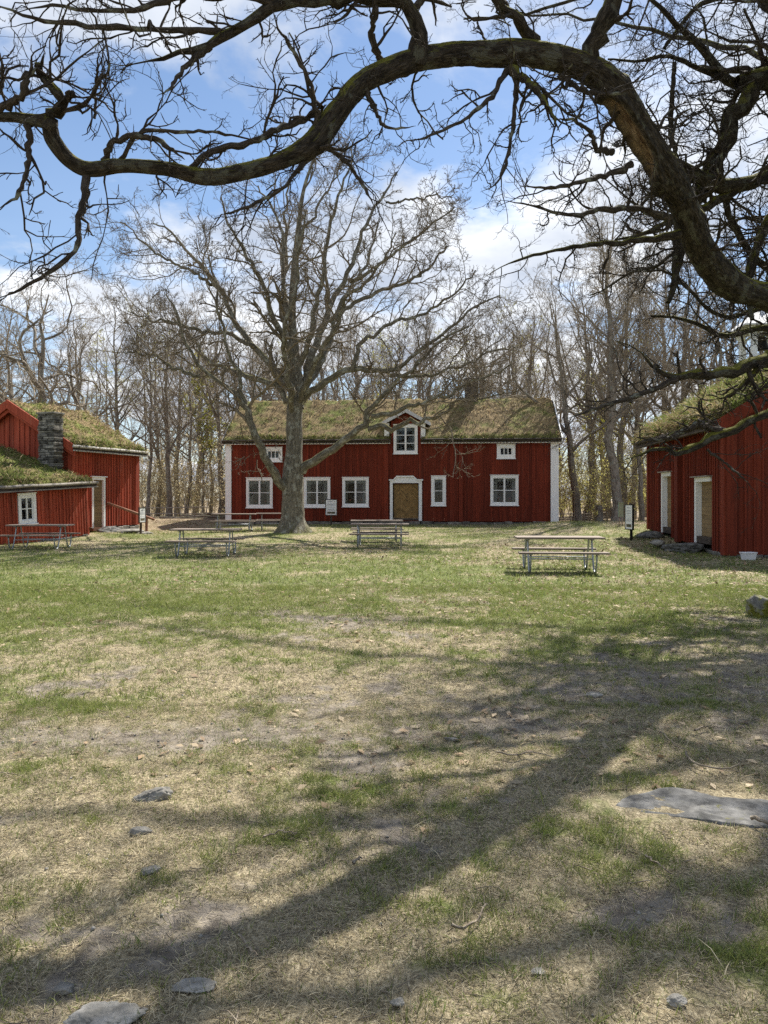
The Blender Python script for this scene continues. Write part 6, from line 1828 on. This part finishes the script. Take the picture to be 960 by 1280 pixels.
def tufts(name, n, y0, y1, per, rad, ln, wd_, label):
    cx_, cy_ = scatter(n, y0, y1); n = len(cx_); s_, g_, w_ = masks(cx_, cy_)
    keep = (rs.random(n) < .25 + .75 * g_) & clear_of(cx_, cy_); cx_, cy_, g_ = cx_[keep], cy_[keep], g_[keep]; n = len(cx_)
    sz_ = rs.uniform(.5, 1.4, n)
    off = rs.normal(size=(n, per, 2)) * rad * sz_[:, None, None]
    x_ = (cx_[:, None] + off[..., 0]).ravel(); y_ = (cy_[:, None] + off[..., 1]).ravel(); m_ = len(x_)
    d = norm(np.stack([off[..., 0].ravel() * 9, off[..., 1].ravel() * 9, rs.uniform(.35, 1.1, m_)], -1) + rs.normal(size=(m_, 3)) * .25)
    d[:, 2] = np.abs(d[:, 2])
    isg = rs.random(m_) < np.repeat(.35 + .6 * g_, per); k = rs.random((m_, 1))
    col = np.where(isg[:, None], np.array([.12, .18, .042]) * (.6 + .9 * k), np.array([.50, .44, .30]) * (.4 + .85 * k)); col = np.concatenate([col, np.ones((m_, 1))], 1)
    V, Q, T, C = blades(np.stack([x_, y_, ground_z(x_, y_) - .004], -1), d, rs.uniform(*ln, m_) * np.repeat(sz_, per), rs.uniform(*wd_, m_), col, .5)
    return tag(mk(name, V, Q, T, BLADE, None, False, {'Col': C}), label, 'grass', None, 'stuff')


tufts('grass', 2600, 2.0, 9.0, 26, .022, (.025, .075), (.0008, .0018), 'small tufts of green and dry grass in the foreground')
tufts('grass', 3600, 9.0, 24.0, 16, .05, (.04, .11), (.002, .004), 'small grass tufts across the middle of the lawn')

# fallen oak leaves, bark bits and twigs
n = 17000
x_, y_ = scatter(n, 2.2, 26); n = len(x_)
xb, yb = rs.uniform(-15, -7.5, 4000), rs.uniform(36, 46, 4000)
x_ = np.concatenate([x_, xb]); y_ = np.concatenate([y_, yb]); n = len(x_)
keep = clear_of(x_, y_) & (fbm2(x_, y_, .5, 3, 55.0) + .35 * sm(x_, 1, 7) * sm(y_, 6, 12) > .5 + .2 * rs.random(n)); x_, y_ = x_[keep], y_[keep]; n = len(x_)
pos = np.stack([x_, y_, ground_z(x_, y_) + .012], -1)
u_ = norm(np.stack([rs.normal(size=n), rs.normal(size=n), rs.normal(size=n) * .25], -1)); v_ = norm(np.cross(u_, np.stack([rs.normal(size=n) * .25, rs.normal(size=n) * .25, np.ones(n)], -1)))
s_ = rs.uniform(.010, .036, n)[:, None] * (1 + .055 * np.minimum(y_, 24)[:, None])
V = np.stack([pos - u_ * s_, pos + v_ * s_ * .5 + np.array([0, 0, .006]), pos + u_ * s_, pos - v_ * s_ * .5 + np.array([0, 0, .004])], 1).reshape(-1, 3)
k = rs.random((n, 1)); col = np.array([.24, .17, .105]) * (.5 + k) + np.array([.20, .18, .13]) * (rs.random((n, 1)) > .6)
C = np.repeat(np.concatenate([col, np.ones((n, 1))], 1), 4, 0)
tag(mk('leaves', V, np.arange(n * 4).reshape(-1, 4), None, LITTER, None, False, {'Col': C}), 'brown fallen oak leaves scattered over the grass', 'leaves', None, 'stuff')
n = 2600
x_, y_ = scatter(n, 2.0, 9); n = len(x_); s_, g_, w_ = masks(x_, y_); keep = clear_of(x_, y_) & (rs.random(n) < .15 + .85 * s_); x_, y_ = x_[keep], y_[keep]; n = len(x_)
oct_ = np.array([[1, 0, 0], [0, 1, 0], [-1, 0, 0], [0, -1, 0], [0, 0, .7], [0, 0, -.7]], float)
V = oct_[None] * (1 + .5 * (rs.random((n, 6, 1)) - .5)) * (.003 + .011 * rs.random((n, 1, 1)) ** 2.5) + rs.normal(size=(n, 6, 3)) * .001 + np.stack([x_, y_, ground_z(x_, y_) + .004], -1)[:, None]
T = np.array([[0, 1, 4], [1, 2, 4], [2, 3, 4], [3, 0, 4], [1, 0, 5], [2, 1, 5], [3, 2, 5], [0, 3, 5]])
tag(mk('gravel', V.reshape(-1, 3), None, (T[None] + np.arange(n)[:, None, None] * 6).reshape(-1, 3), STONE_PALE), 'small loose pebbles in the bare soil of the foreground', 'gravel', None, 'stuff')
n = 6500
x_, y_ = scatter(n, 2.0, 12); keep = clear_of(x_, y_); x_, y_ = x_[keep], y_[keep]; n = len(x_)
pos = np.stack([x_, y_, ground_z(x_, y_) + .010], -1)
az = rs.uniform(0, 6.28, n); le = rs.uniform(.02, .11, n) * (.6 + .8 * rs.random(n))
d = np.stack([np.cos(az), np.sin(az), rs.normal(size=n) * .12], -1)
P = np.stack([pos, pos + d * (le * .5)[:, None] + rs.normal(size=(n, 3)) * .004, pos + d * le[:, None]], 1)
V, Q, U = tubes(P, np.repeat(rs.uniform(.0009, .0024, n)[:, None], 3, 1), 4)
tag(mk('litter', V, Q, None, DRYSTICK, None, True, {'BUV': U}), 'tiny fallen twigs strewn over the dry ground', 'litter', None, 'stuff')
